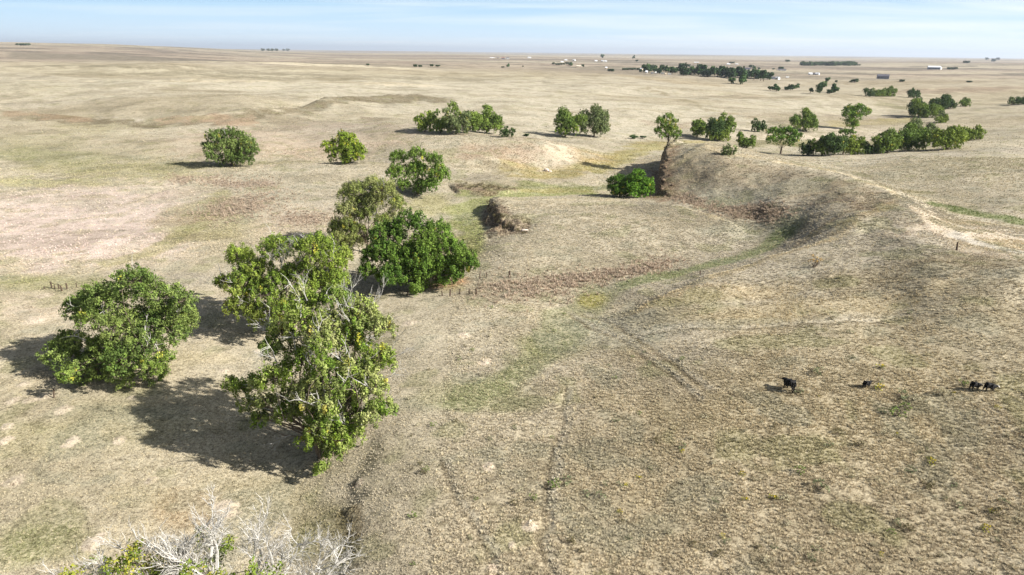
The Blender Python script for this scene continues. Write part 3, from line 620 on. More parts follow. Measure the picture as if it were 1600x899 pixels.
px_tree((352,1040), [(200,868,16),(190,893,18),(320,840,13),(345,855,15),(300,895,16),(400,890,14),(270,872,12),(240,910,22),(330,930,30),(420,940,24),(110,905,15),(490,930,16),(378,902,12),(150,890,16),(215,880,14),(240,885,16),(175,905,18),(340,870,14),(280,895,16),(425,900,14)], 4,
        'mostly dead cottonwood of silver bare branches at the bottom edge of the view', NEAR, dens=9, lsz=.21, yellow=.03, tr=.4, trunks=2, nl=30, deadlev=3, pal=[lin(92,108,48), lin(78,94,40), lin(120,124,56)],
        dead_px=[(350,940,-.3,.3,1,7,.13),(320,930,-.5,.1,1,7,.12),(380,950,.3,.2,1,7,.12),(420,950,.5,.1,.9,7,.12),(460,950,.7,.3,.8,6.5,.11),(250,940,-.4,0,1,6.5,.11),(220,950,-.7,.2,.9,6,.11),(290,950,.1,.5,1,7,.12),(500,960,.5,0,1,6,.11),(180,960,-.6,-.2,.9,5.5,.10),(390,900,.1,.4,1,5,.09),(340,890,-.2,.5,1,5,.09),(440,910,.4,.4,.8,5,.09),(300,900,-.4,.4,.9,5,.09),(400,980,.3,-.2,1,6,.11),(290,990,-.3,-.3,1,6,.11),(500,920,.6,.5,.6,4.5,.09),(330,870,0,.8,.8,4,.08)])
px_tree((645,452), [(640,352,26),(602,372,26),(680,366,26),(585,400,22),(622,398,26),(655,400,30),(700,392,28),(725,405,20),(737,412,12),(610,432,22),(645,436,24),(682,428,24),(650,452,12),(575,425,14),(712,425,14),(665,380,24),(628,425,20),(695,415,22),(660,418,22),(600,392,20)], 5,
        'dense bright green cottonwood beside the short picket line of dark posts', NEAR, back=.6, elong=1.2, dens=11, lsz=.31, crad=(.4,.8), yellow=.002, nl=38, pal=[lin(84,108,48), lin(74,98,44), lin(96,116,56), lin(58,82,36)])
px_tree((572,396), [(560,300,20),(600,298,20),(578,288,13),(540,328,18),(575,335,16),(618,318,10),(530,355,16),(552,378,16),(598,345,13),(545,350,12),(585,318,16),(560,320,16),(540,305,12),(610,308,14),(530,372,12),(560,362,14),(590,362,14),(620,330,12)], 6,
        'thin pale cottonwood with sparse grey green leaves behind the dense bright green one', NEAR, back=.7, silver=14, elong=1.2, dens=14, lsz=.25, crad=(.4,.75), yellow=.01, nl=34, pal=[GRYG, lin(118,124,80), lin(100,112,62), lin(88,100,54)],
        dead_px=[(585,350,.2,-.2,1,4,.09),(600,320,.6,0,.9,4,.08),(610,330,.7,-.3,.6,4,.08),(560,350,-.3,-.3,.9,4,.08),(590,300,.2,0,1,3,.07)])
px_tree((652,304), [(624,247,15),(652,243,15),(678,250,13),(618,270,16),(650,268,18),(680,275,15),(655,292,12),(674,290,12),(630,288,10),(684,262,10)], 7,
        'rounded dark green cottonwood alone on the grass just beyond the sparse pale one', None, back=.5, elong=1.1, dens=9, lsz=.40, nl=26, crad=(.5,1.0), pal=[lin(84,106,48), lin(72,96,44), lin(92,112,54)])
px_tree((540,254), [(525,225,12),(545,220,13),(560,232,11),(530,238,12),(550,243,12),(518,236,9),(562,246,8),(510,228,9),(540,232,13),(535,213,9),(552,230,12),(566,238,8),(520,246,8),(540,250,8)], 8,
        'compact yellow green cottonwood, nearest left of the big clump on the rise', None, back=.4, elong=1.1, dens=6.5, lsz=.46, nl=20, crad=(.5,1.0), pal=[lin(112,128,48), lin(100,118,46), lin(86,104,42)])
px_tree((362,260), [(335,215,13),(362,212,14),(388,225,13),(330,235,12),(358,232,15),(385,240,12),(345,250,10),(370,250,10),(398,235,8),(322,228,8),(348,225,13),(372,228,13),(360,243,12),(345,208,9),(376,213,10),(330,246,9),(388,250,9)], 9,
        'wide grey green cottonwood with a pale bare twig patch, leftmost tree of the far pasture', None, back=.4, elong=1.1, dens=6.5, lsz=.46, nl=20, crad=(.5,1.0), pal=[lin(84,100,56), lin(98,112,68), lin(72,90,48)],
        dead_px=[(352,210,-.2,0,1,3,.1)])
BUSH = 'round green bushes under the cliff'
px_tree((968,309), [(965,285,13),(960,296,10),(972,297,11),(956,283,8),(964,300,9),(978,302,9),(980,290,10),(970,278,8)], 10, 'darker left bush of the round pair under the cliff', BUSH, dens=9, lsz=.38, nl=24, crad=(.45,.85), back=.8, tr=.15, kind='willow_bush', cat='bush', pal=[lin(70,98,36), lin(60,86,34)])
px_tree((998,309), [(995,280,13),(1010,287,12),(990,293,11),(1006,297,9),(1016,290,7),(1001,272,8),(990,303,9),(1004,304,8),(1016,298,7),(1000,294,11),(985,290,9)], 11, 'brighter right bush of the round pair under the cliff', BUSH, dens=9, lsz=.38, nl=24, crad=(.45,.85), back=.8, tr=.15, kind='willow_bush', cat='bush', pal=[lin(84,116,44), lin(74,106,38)])

# middle distance: each tree has its own lobes; sizes in photo pixels
def mid_tree(x0, y0, x1, y1, seed, label, group, tone=0, stem=.12, cat='tree', kind='cottonwood_tree', n=None, **kw):
    rng = np.random.RandomState(seed*7+3); stem *= .6; bx, by = (x0+x1)/2, y1; w_, h_ = (x1-x0), (y1-y0); lob = []
    k_ = max(2, min(5, int(round(w_/max(h_,1)*2.4+.6)))); tall = rng.randint(k_)
    for j in range(k_):              # a few leaning stems, each with its own stack of foliage
        tx = bx+(x0+w_*(j+.5+rng.uniform(-.2,.2))/k_-bx)*(.75 if k_ < 3 else 1); th_ = h_*(1.0 if j == tall else rng.uniform(.62,.92)); lean = rng.uniform(-.12,.12)*h_
        m_ = 4 if h_ > 20 else 3
        for i in range(m_):
            t = i/(m_-1); rl = min(w_/k_*.62, h_*.3)*(.62+.5*math.sin(math.pi*min(t*.75+.2, 1)))*rng.uniform(.8,1.25)
            lob.append((tx+lean*(1-t)+rng.normal()*rl*.35, y1-th_+rl*.8+(th_*(1-stem)-rl*1.5)*t, rl))
    lob.append((bx, y1-h_*.45, min(w_, h_)*.26)); lob.append((bx+w_*rng.uniform(-.2,.2), y1-h_*.25, min(w_, h_)*.24))
    pals = [[lin(90,108,56), lin(78,98,50), lin(102,118,60)], [lin(106,120,56), lin(92,108,52)], [lin(86,98,68), lin(98,108,78)], [lin(66,84,50), lin(58,76,46)]]
    k = dict(dens=6.5, lsz=.62, nl=12, crad=(.6,1.1), twig=.08, yellow=.005, back=.35, elong=1.1, pal=pals[tone]); k.update(kw)
    return px_tree((bx, by), lob, seed, label, group, kind=kind, cat=cat, **k)
CLUMP = 'cottonwoods in the clump on the rise'
mid_tree(650,175,678,206,20,'small yellowish tree at the left end of the clump on the rise', CLUMP, 1)
mid_tree(672,172,704,208,21,'second tree from the left in the clump on the rise', CLUMP, 0)
mid_tree(695,170,730,210,22,'middle greyish tree of the clump on the rise', CLUMP, 2)
mid_tree(712,166,748,208,23,'tall tree right of the middle in the clump on the rise', CLUMP, 0)
mid_tree(738,165,782,208,24,'largest tree, at the right end of the clump on the rise', CLUMP, 0)
mid_tree(782,198,802,214,25,'small dark bush just right of the clump on the rise', None, 3, cat='bush', kind='willow_bush')
mid_tree(864,168,905,214,26,'left tree of the pair standing over one dark shadow', 'pair of cottonwoods on the far bank', 0, .2)
mid_tree(907,167,951,214,27,'right greyish tree of the pair, showing its forked trunk', 'pair of cottonwoods on the far bank', 2, .22)
px_tree((1044,224), [(1031,190,7),(1043,184,8),(1053,190,7),(1036,200,8),(1050,202,9),(1043,195,8),(1028,206,6),(1060,208,6),(1044,210,8),(1034,212,6),(1056,214,5),(1048,180,4)], 28, 'upright cottonwood with open crown just above the cliff shadow', None, dens=7, lsz=.5, nl=16, crad=(.5,1.0), twig=.1, elong=1.1, back=.3, pal=[lin(92,112,56), lin(80,102,50), lin(104,120,62)])
THK = 'cottonwoods in the thicket beyond the upright tree'
mid_tree(1077,186,1103,214,29,'left tree of the thicket beyond the upright tree', THK, 0)
mid_tree(1100,184,1132,219,30,'dark middle tree of the thicket beyond the upright tree', THK, 3)
mid_tree(1124,176,1151,210,31,'tall narrow right tree of the thicket beyond the upright tree', THK, 0)
mid_tree(1110,200,1138,220,32,'low green front bush of the thicket beyond the upright tree', THK, 1, cat='bush', kind='willow_bush')
mid_tree(1176,185,1194,206,33,'small lone tree right of the thicket', None, 3)
mid_tree(1153,208,1182,231,34,'small round tree beside its shadow behind the ridge crest', None, 0)
mid_tree(1126,225,1148,242,35,'low grey green bush on the crest of the ridge', None, 2, .02, cat='bush', kind='willow_bush')
mid_tree(1243,171,1276,205,36,'round cottonwood standing alone on the pale slope by the creek', None, 0, .18)
px_tree((1331,202), [(1328,173,9),(1342,172,10),(1352,176,7),(1324,180,8),(1336,182,9),(1330,192,8),(1336,196,6)], 37, 'top heavy cottonwood leaning right over the golden creek bend', None, dens=4.2, lsz=.75, nl=16, crad=(.9,1.4), twig=.1, pal=[lin(92,114,52), lin(80,104,48)])
CR = 'cottonwoods along the creek behind the ridge'
px_tree((1220,241), [(1207,208,9),(1220,206,9),(1235,208,10),(1243,214,9),(1205,218,8),(1222,217,8),(1236,220,8)], 38, 'flat topped cottonwood with forked trunk, first of the row behind the ridge', CR, dens=4.5, lsz=.7, nl=16, crad=(.8,1.3), tr=.45, twig=.1, pal=[lin(84,108,48), lin(74,98,46)])
mid_tree(1251,219,1273,243,39,'small dark tree second in the row behind the ridge', CR, 3)
mid_tree(1272,214,1298,243,40,'third tree in the row behind the ridge, with a straight stem', CR, 0, .25)
mid_tree(1292,210,1316,243,41,'slim dark fourth tree in the row behind the ridge', CR, 3, .2)
px_tree((1318,241), [(1318,207,6),(1330,208,7),(1322,218,7),(1334,216,6),(1316,226,8),(1328,226,7)], 42, 'ragged tall fifth tree in the row behind the ridge', CR, dens=4.2, lsz=.7, nl=14, crad=(.8,1.2), pal=[lin(84,108,48), lin(74,98,46)])
mid_tree(1320,214,1352,242,43,'bushy bright tree at the middle of the row behind the ridge', CR, 1, .05)
mid_tree(1350,222,1374,241,44,'low dark bush linking the two halves of the row behind the ridge', CR, 3, .02, cat='bush', kind='willow_bush')
mid_tree(1368,203,1404,239,45,'rounded tree at the start of the tall group behind the ridge', CR, 0, .1)
mid_tree(1396,194,1442,235,46,'largest tree of the tall group behind the ridge', CR, 0, .08)
mid_tree(1424,189,1460,220,47,'greyer tree at the back of the tall group behind the ridge', CR, 2, .1)
mid_tree(1458,198,1502,233,48,'yellow green tree overhanging a dark shadow, right of the tall group', CR, 1, .05)
mid_tree(1494,197,1533,220,49,'bright low tree at the right end of the row behind the ridge', CR, 1, .03)
RB = 'cottonwoods in the dark bunch at the river bend'
mid_tree(1420,152,1450,182,50,'left tree of the dark bunch at the river bend', RB, 3, .05)
mid_tree(1432,155,1462,184,51,'front tree of the dark bunch at the river bend, lowest on the slope', RB, 0, .1)
mid_tree(1455,150,1480,172,52,'middle tree of the dark bunch at the river bend', RB, 3, .05)
mid_tree(1472,151,1492,170,53,'right tree of the dark bunch at the river bend', RB, 3, .05)
mid_tree(1502,153,1516,167,54,'small tree standing apart to the right of the dark bunch', None, 0)
mid_tree(1417,139,1440,153,55,'rounded tree just beyond the dark bunch at the river bend', None, 3)
mid_tree(1462,182,1480,192,56,'small yellowish bush below the dark bunch at the river bend', None, 1, .02, cat='bush', kind='willow_bush')
mid_tree(1466,175,1482,184,57,'brownish bush below the dark bunch at the river bend', None, 2, .02, cat='bush', kind='willow_bush')
HG = 'trees in the far hedge like row'
mid_tree(1352,139,1366,151,58,'small left tree of the far hedge like row', HG, 3, n=4)
mid_tree(1362,138,1382,151,59,'middle tree of the far hedge like row', HG, 0, .03, n=5)
mid_tree(1378,136,1400,151,60,'right tree of the far hedge like row', HG, 0, .03, n=5)
mid_tree(1575,152,1592,163,61,'brownish bush at the right edge beyond the slope', None, 2, .03, n=4, cat='bush', kind='willow_bush')
mid_tree(1588,151,1610,163,62,'dark tree cut by the right edge beyond the slope', None, 3, .03, n=4)

# far trees: three small shared meshes, copied one by one
def small_tree_proto(seed, tone, n=22):
    rng = np.random.RandomState(seed); lob = [((rng.uniform(-.28,.28), rng.uniform(-.28,.28), rng.uniform(.24,.78)), rng.uniform(.16,.27)) for _ in range(7)]
    pals = [[lin(80,104,58), lin(70,94,54)], [lin(66,88,52), lin(58,80,48)], [lin(96,104,76), lin(104,108,84)]]
    V = []; T = []
    for c, r in lob:
        m = 60; p = rng.normal(size=(m,3)); p /= np.linalg.norm(p, axis=1)[:,None]; p *= r*rng.uniform(.5,1.05,(m,1)); P0 = np.array(c)+p
        nr_ = p/r+rng.normal(size=(m,3))*.5; nr_ /= np.linalg.norm(nr_, axis=1)[:,None]; a = np.cross(nr_, rng.normal(size=(m,3))); a /= np.linalg.norm(a, axis=1)[:,None]; b = np.cross(nr_, a); s = rng.uniform(.07,.12,(m,1))
        V.append(np.stack([P0-a*s, P0+b*s*.7, P0+a*s, P0-b*s*.7], 1).reshape(-1,3)); T.append(np.repeat(pals[tone][rng.randint(2)][None]*rng.uniform(.7,1.25,(m,1)), 4, 0))
    V = np.concatenate(V); V[:,2] = np.maximum(V[:,2], .02); cme = np_mesh('crown', V, np.arange(len(V)).reshape(-1,4), ML, np.concatenate(T))
    tm = MB(); tm.tube([(0,0,-.1),(.02,0,.25),(.0,.03,.6)], [.05,.04,.015], 5)
    for k in range(3): tm.tube([(0.02,0,.25), tuple(lob[k][0])], [.03,.01], 4, False)
    return cme, tm.mesh('trunk', MBK)
PROTO = [small_tree_proto(70+i, i % 3) for i in range(6)]
rngF = random.Random(5)
def far_tree(px, py, wpx, hpx, label, group=None, tone=0, cat='tree', name='distant_tree'):
    B = ground(px, py); s = math.sqrt(B.x**2+B.y**2+H*H)/FPX
    e = empty(name, B, rngF.uniform(0, 6.28)); tag(e, label, cat, group)
    cme, tme = PROTO[tone+3*rngF.randint(0,1)]
    c = link('crown', cme, e); t = link('trunk', tme, e); e.scale = (wpx*s*1.15, wpx*s*1.15, hpx*s*1.12)
    return e
WD = 'cottonwoods of the long far wood by the ranch sheds'
for i in range(46):
    t = i/45; x = 1008+t*194+rngF.uniform(-2,2)
    if 1059 < x < 1064: continue
    yb = 113+ (x-1008)/194*14 if x > 1062 else 113.5+ (x-1008)/60*2.5
    far_tree(x, yb+rngF.uniform(-3.5,1), rngF.uniform(9,14)*(1 if x > 1062 else .8), rngF.uniform(9,15)*(1 if x > 1062 else .75), 'dark green cottonwood crowded in the long far wood', WD, 1 if i % 4 else 0)
far_tree(1143,131,9,8,'low round tree at the foot of the long far wood, left of the brighter one', None, 0)
far_tree(1160,132,13,17,'brighter green tree standing in front of the long far wood', None, 0)
for x, y, w_, h_, l in ((1204,142,8,6,'small round bush, leftmost of the string beyond the pale field'), (1213,143,11,10,'second tree of the string beyond the pale field'), (1228,141,7,5,'grey bush third in the string beyond the pale field'),
                    (1235,141,8,8,'dark rounded tree in the middle of the string beyond the pale field'), (1244,139,9,7,'flat wide tree just right of the dark rounded one'), (1266,146,8,7,'low bush left of the tall far tree'), (1281,146,15,14,'tall far tree with ragged crown, biggest of the string'),
                    (1296,147,8,6,'low bush at the foot of the far forked tree'), (1303,145,13,12,'far forked tree at the right end of the string')):
    far_tree(x, y, w_, h_, l, 'string of trees beyond the pale field', 1 if w_ < 9 else 0)
for x, y, w_, h_, l in ((1292,129,7,6,'little round tree on the open flat right of the white farm'), (1335,129,11,5,'flat bush on the open flat left of the blue grey house'), (1306,129,4,3,'tiny bush between the two bushes on the open flat'),
                    (575,103,5,3,'tiny dark bush alone on the far left ridge'), (649,105,6,4,'left small bush of the two clumps on the far ridge'), (656,105,6,3,'second small bush of the left clump on the far ridge'), (675,105,6,4,'pointed bush of the right clump on the far ridge'), (684,105,7,3,'low bush of the right clump on the far ridge'),
                    (794,105,6,5,'dark little tree on the ridge before the white farm sheds'), (786,106,5,2,'very low bush on the ridge before the farm sheds'), (892,103,8,5,'dark tree next to the tan roofed barn'), (910,105,5,4,'small dark bush right of the tan roofed barn'), (941,91,5,5,'tiny lone tree left of the far white sheds'), (990,92,4,5,'lone tree high on the plain above the long far wood'), (995,97,4,3,'lone bush on the plain above the long far wood'),
                    (1075,105,6,4,'brownish bush behind the gap in the long far wood'), (1096,107,4,6,'small tree behind the middle of the long far wood'), (1552,97,5,4,'dark lone tree far out on the right plain'), (1559,94,4,3,'tiny tree beyond the dark lone one on the right plain'), (1542,94,4,3,'leftmost tiny tree on the right plain'), (1511,99,8,3,'low dark bush far out on the right plain'), (1484,109,9,3,'low scrub right of the long white barn'), (1492,109,6,3,'scrub tip farthest right of the long white barn'),
                    (1178,108,5,5,'round tree left of the far blue roofed farm'), (1172,106,6,4,'dark tree over the far blue roofed farm'), (1186,109,4,3,'tiny bush right of the round far tree'), (1221,109,9,4,'dark tree behind the low blue grey farm'), (1208,109,4,2,'tiny bush left of the low blue grey farm'), (1340,103,8,2,'low bush at the right end of the windbreak'), (1231,97,7,3,'small dark grove left of the windbreak'),
                    (955,112,10,4,'low dark hedge bush left of the ranch sheds'), (974,110,4,3,'small bush by the ranch fence'), (1001,113,5,4,'bush at the left of the ranch sheds'), (1281,143,4,3,'tiny bush under the tall far tree'), (1410,128,7,3,'brown bush right of the blue grey house'), (1512,129,5,2,'tiny dark bush on the right plain, left of two'), (1515,129,6,2,'tiny dark bush on the right plain, right of two'),
                    (1478,189,7,5,'small bush on the slope below the river bend trees'), (1004,217,10,4,'low dark bush lying left of the upright cottonwood'), (990,217,12,5,'dark rounded brush clump left of the upright cottonwood'),
                    (822,213,9,4,'low green bush on the rim right of the small dark bush'),(817,105,3,2,'speck of bush on the ridge crest'),(1143,99,8,2,'thin dark grove on the far plain above the wood')):
    far_tree(x, y, w_, h_, l, None, 1 if h_ < 5 else 0, 'bush' if 'bush' in l or 'scrub' in l or 'brush' in l else 'tree', 'distant_bush' if 'bush' in l or 'scrub' in l or 'brush' in l else 'distant_tree')
for x in range(865, 890, 4): far_tree(x, 101.5+rngF.uniform(-1,1), 5, 3.2, 'grey scrubby tree in the thin row left of the tan roofed barn', 'grey trees left of the tan roofed barn', 2)
for x in range(976, 1003, 4): far_tree(x, 109.8, 5, 3, 'dark scrubby tree in the low row leading to the long far wood', 'dark row left of the long far wood', 1)
for x in range(28, 46, 4): far_tree(x, 71.5, 5, 2.6, 'tiny tree of the cluster on the left skyline', 'tiny trees on the left skyline', 1)
for x in (411, 419, 426, 432, 443, 450): far_tree(x, 80.2, 5, 3.4, 'tiny pale tree on the skyline left of the middle', 'tiny trees on the middle skyline', 2)
# far windbreak: one dark mass
rng = np.random.RandomState(3); lob = []
Bw = ground(1294, 103)
for i in range(60):
    p = ground(1252+i*84/59, 102.6+rng.uniform(-.8,.5)); lob.append(((p.x, p.y, p.z+6+rng.uniform(-1,2)), rng.uniform(7,11)))
V, F, T, _ = leaf_cloud(rng, lob, .30, 5.0, [lin(70,88,60), lin(62,80,56)], 0, nl=10, crad=(2,3))
tag(link('windbreak_foliage', np_mesh('windbreak_foliage', V, F, ML, T)), 'long dark windbreak of trees on the far plain', None, None, 'stuff')

# ------------------------------------------------------------------ far farm buildings
def house(px, py, wpx, hpx, label, wall=MWHITE, roof=MRF, rz=0., depth=.5, cat='house', name='farm_house', group=None, windows=3, chimney=False, door=True):
    B = ground(px, py); s = math.sqrt(B.x**2+B.y**2+H*H)/FPX; W = wpx*s; Hh = hpx*s; D = max(W*depth, 5.0); e = empty(name, B, rz+math.atan2(-B.x, B.y)); tag(e, label, cat, group)
    eh = Hh*.62
    m = MB(); m.prism([(-W/2,-1.5),(W/2,-1.5),(W/2,eh),(-W/2,eh)], -D/2, D/2)
    b = len(m.v); m.v += [(-W/2,-D/2,eh),(-W/2,D/2,eh),(-W/2,0,Hh),(W/2,-D/2,eh),(W/2,D/2,eh),(W/2,0,Hh)]; m.f += [(b,b+2,b+1),(b+3,b+4,b+5)]
    m.build('wall', wall, e)
    r = MB(); o = .35; th = .25; sl = (Hh-eh)/(D/2)
    for sg in (-1, 1):
        y1 = sg*(D/2+o); z1 = eh-o*sl; bb = len(r.v)
        r.v += [(-W/2-o,0,Hh+.02),(W/2+o,0,Hh+.02),(W/2+o,y1,z1+.02),(-W/2-o,y1,z1+.02),(-W/2-o,0,Hh+th),(W/2+o,0,Hh+th),(W/2+o,y1,z1+th),(-W/2-o,y1,z1+th)]
        r.f += [tuple(bb+i for i in q) for q in ((3,2,1,0),(4,5,6,7),(0,1,5,4),(1,2,6,5),(2,3,7,6),(3,0,4,7))]
    r.build('roof', roof, e)
    sp = W/(windows+1)
    for i in range(windows):
        g = MB().box(((i+1)*sp-W/2, -D/2-.03, eh*.55), (min(sp*.35, 2.2), .08, eh*.34)); f = g.build('window', MGL, e)
        t = MB(); t.box(((i+1)*sp-W/2, -D/2-.05, eh*.55-eh*.19), (min(sp*.42, 2.6), .12, .12)); t.build('sill', MWHITE, f)
    if door: MB().box((-W*.5+sp*.5, -D/2-.04, eh*.35), (min(1.2+W*.02, 3), .1, eh*.7)).build('door', MDR, e)
    if chimney: MB().box((W*.2, D*.12, Hh+.3), (.8,.8,1.6)).build('chimney', MRR, e)
    return e
house(1459,108.6,14,4.2,'long white barn with white metal roof on the far right plain', MGREYW, MRW, .15, .5, 'barn', 'long_barn', windows=4)
house(1467.5,108.8,4.5,3.4,'small white annexe at the right end of the long white barn', MWHITE, MRW, -.4, .8, 'shed', 'small_shed', windows=1)
house(1379,123.4,14,5.6,'dark blue grey house with grey roof alone on the flat', MGREYW, MRF, .1, .6, 'house', 'farm_house', windows=5, chimney=True)
house(1206,123.8,8,3.2,'blue grey farm building next to the white shed at the end of the wood', MGREYW, MRF, .3, .6, 'barn', 'barn', windows=3)
house(1215,124.4,5,3.6,'bright white gabled shed right of the blue grey farm building', MWHITE, MRW, -.7, .8, 'shed', 'farm_shed', windows=1)
house(1266,117,5,2.6,'white roofed house at the left of the far white farm', MWHITE, MRW, .3, .7, 'house', 'farm_house', windows=2)
house(1272,117,4,2.2,'dark low shed between the two white buildings of the far farm', MGREYW, MRF, 0, .7, 'shed', 'farm_shed', windows=1)
house(1277,117.2,5,2.8,'white building at the right of the far white farm', MWHITE, MRW, -.3, .7, 'barn', 'barn', windows=2)
house(905,105,9,2.4,'tan barn with low pale roof at the foot of the far ridge', MTANW, mat_plain('tan_roof', lin(206,196,176), .6, .08, .6), .2, .5, 'barn', 'barn', windows=2)
house(878,97.6,4,1.6,'white roofed shed behind the thin row of grey trees', MWHITE, MRW, .2, .7, 'shed', 'farm_shed', windows=1)
house(884,94.8,4,1.5,'upper left white shed of the far settlement above the tan barn', MWHITE, MRW, .2, .7, 'shed', 'farm_shed', windows=1)
house(897,95.2,3.5,1.8,'white gabled shed above the tan barn, beside dark trees', MWHITE, MRW, -.5, .8, 'shed', 'farm_shed', windows=1)
house(827,91,5,1.6,'small white farm on the plain above the ridge', MWHITE, MRW, .1, .6, 'house', 'farm_house', windows=2)
house(769,91.6,7,1.5,'leftmost long pale shed of the distant farm row', MTANW, MRW, 0, .5, 'shed', 'farm_shed', windows=2)
house(778,92,4,1.8,'second shed of the distant farm row, beside a dark tree', MTANW, MRF, 0, .6, 'shed', 'farm_shed', windows=1)
house(786,92.2,5,2,'reddish roofed shed in the middle of the distant farm row', MGREYW, MRR, 0, .6, 'shed', 'farm_shed', windows=1)
house(793,92.4,5,2.2,'white fronted barn at the right of the distant farm row', MWHITE, MRF, 0, .6, 'barn', 'barn', windows=2)
house(931,96,4,1.6,'white shed left of the pair far above the ranch', MWHITE, MRW, .3, .7, 'shed', 'farm_shed', windows=1)
house(941,96.4,3,1.8,'narrow white shed of the pair far above the ranch', MWHITE, MRW, -.3, .9, 'shed', 'farm_shed', windows=1)
house(946,96.8,3.6,1.8,'wider white shed of the pair far above the ranch', MWHITE, MRW, .3, .7, 'shed', 'farm_shed', windows=1)
house(1088,99,7,1.5,'faint cream building on the plain behind the long wood', MTANW, MRW, .1, .5, 'house', 'farm_house', windows=2)
house(1138,101.6,4.5,2,'small white house beside a dark tree behind the wood', MWHITE, MRW, .2, .7, 'house', 'farm_house', windows=2)
house(1151,101.6,4,1.6,'cream shed right of the small white house behind the wood', MTANW, MRW, .2, .7, 'shed', 'farm_shed', windows=1)
house(1167,109,9,2.6,'blue roofed farm beneath the dark trees behind the wood', MGREYW, MRF, .2, .5, 'house', 'farm_house', windows=3)
house(1222,110.6,10,2.2,'low blue grey farm in front of a dark tree', MWHITE, MRF, .1, .5, 'house', 'farm_house', windows=3)
house(1010,114.6,3,3.4,'bright white upright shed at the near edge of the ranch', MWHITE, MRW, .2, .9, 'shed', 'farm_shed', windows=1)
house(947,107.5,3,2.4,'cream shed at the foot of the hill before the ranch', MTANW, MRW, .3, .9, 'shed', 'farm_shed', windows=1)
house(1002,110,3.2,3.2,'cream gabled shed at the left end of the long wood', MTANW, MRW, -.4, .8, 'shed', 'farm_shed', windows=1)
def trailer(px, py, L, hh, label, col=MWHITE, rz=0.):
    B = ground(px, py); e = empty('parked_trailer', B, rz); tag(e, label, 'trailer', 'trailers parked before the long wood')
    m = MB(); m.prism([(-L/2,.6),(L/2-.5,.6),(L/2,1.2),(L/2-.2,hh),(-L/2,hh)], -1.2, 1.2); m.build('body', col, e)
    for x in (-L*.25, -L*.12):
        for y in (-1.22, 1.22): MB().tube([(x,y-.12,.4),(x,y+.12,.4)], [.42,.42], 10).build('wheel', MGL, e)
    MB().box((L*.1,-1.23,hh*.65), (L*.3,.05,hh*.2)).build('window', MGL, e)
    MB().box((L/2+.8,0,.6), (1.6,.15,.15)).build('tow_bar', MWIRE, e)
trailer(1027,114.8,11,3.6,'longest white trailer parked before the long wood', MWHITE, .1)
trailer(1035,116,7,3,'middle white trailer right of the longest one', MWHITE, -.3)
trailer(1040,116.6,6,2.8,'pale trailer third from the left before the long wood', MTANW, .4)
trailer(1046,117,6,2.8,'rightmost white trailer before the long wood', MWHITE, -.1)
trailer(1019,115.4,5,2.4,'small grey trailer just right of the upright white shed', MGREYW, .2)
trailer(1230,122,6,3,'small white trailer alone right of the white gabled shed', MWHITE, 0)

# ------------------------------------------------------------------ fences
def post_mb(h, r, rng, lean=.05):
    m = MB(); dx, dy = rng.gauss(0, lean), rng.gauss(0, lean)
    return m.tube([(0,0,-.4),(dx*.5*h,dy*.5*h,h*.5),(dx*h,dy*h,h)], [r*1.1,r,r*.92], 7)
rgp = random.Random(9)
def fence(label, posts, group=None, wires=(.35,.7,1.0), rail=False, r=.11, h=1.3, gaps=()):
    P = [ground(x, y) for x, y, *_ in posts]; e = empty('post_fence', P[0]); tag(e, label, 'fence', group); B = P[0]
    for p, q in zip(P, posts):
        hh = q[2] if len(q) > 2 else h; rr_ = q[3] if len(q) > 3 else r
        o = post_mb(hh, rr_, rgp).build('post', MWD, e); o.location = p-B
    for i in range(len(P)-1):
        if i in gaps: continue
        for wz in wires:
            a = P[i]-B+Vector((0,-r,wz)); b = P[i+1]-B+Vector((0,-r,wz)); mid_ = (a+b)/2-Vector((0,0,.05))
            MB().tube([a, mid_, b], [.012]*3, 3, False).build('wire', MWIRE, e)
        if rail:
            a = P[i]-B+Vector((0,.0,1.05)); b = P[i+1]-B+Vector((0,0,1.0)); MB().tube([a, b], [.06,.05], 5).build('rail', MWD, e)
    return e
fence('short line of dark posts with wires before the dense bright green cottonwood', [(691,463,1.1),(703,463,1.3,.14),(718,460,1.1),(733,460,1.1),(744.5,460.5,1.2,.17),(749.5,437,1.7,.09),(760.5,434,1.1,.1)])
fence('thick dark post and thin stake with sagging wire right of the fence corner', [(796,433,1.25,.2),(808,434,.9,.06)])
fence('broken row of dark posts and rails beside the broad left cottonwood', [(70,452,.5),(81.5,450,1.3,.13),(86,452,.9,.1),(92,452,1.0,.12),(97,455,1.1,.15),(105,452,1.2,.14),(120,449,.9,.08)], wires=(.4,), rail=True, gaps=(0,4,5))
def lone_post(px, py, h, r, label, lean=.05):
    o = post_mb(h, r, rgp, lean).build('fence_post', MWD); o.location = ground(px, py); tag(o, label, 'fence post')
lone_post(1495,391.5,1.5,.16,'single thick dark post on the pale saddle of the ridge', .08)
lone_post(84,622,1.2,.09,'thin dark stake below the broad left cottonwood', .1)
lone_post(637,462,.8,.12,'short stump like post at the foot of the dense green cottonwood')
lone_post(1094,430,.9,.1,'small post standing in the green swale left of the dead bush')
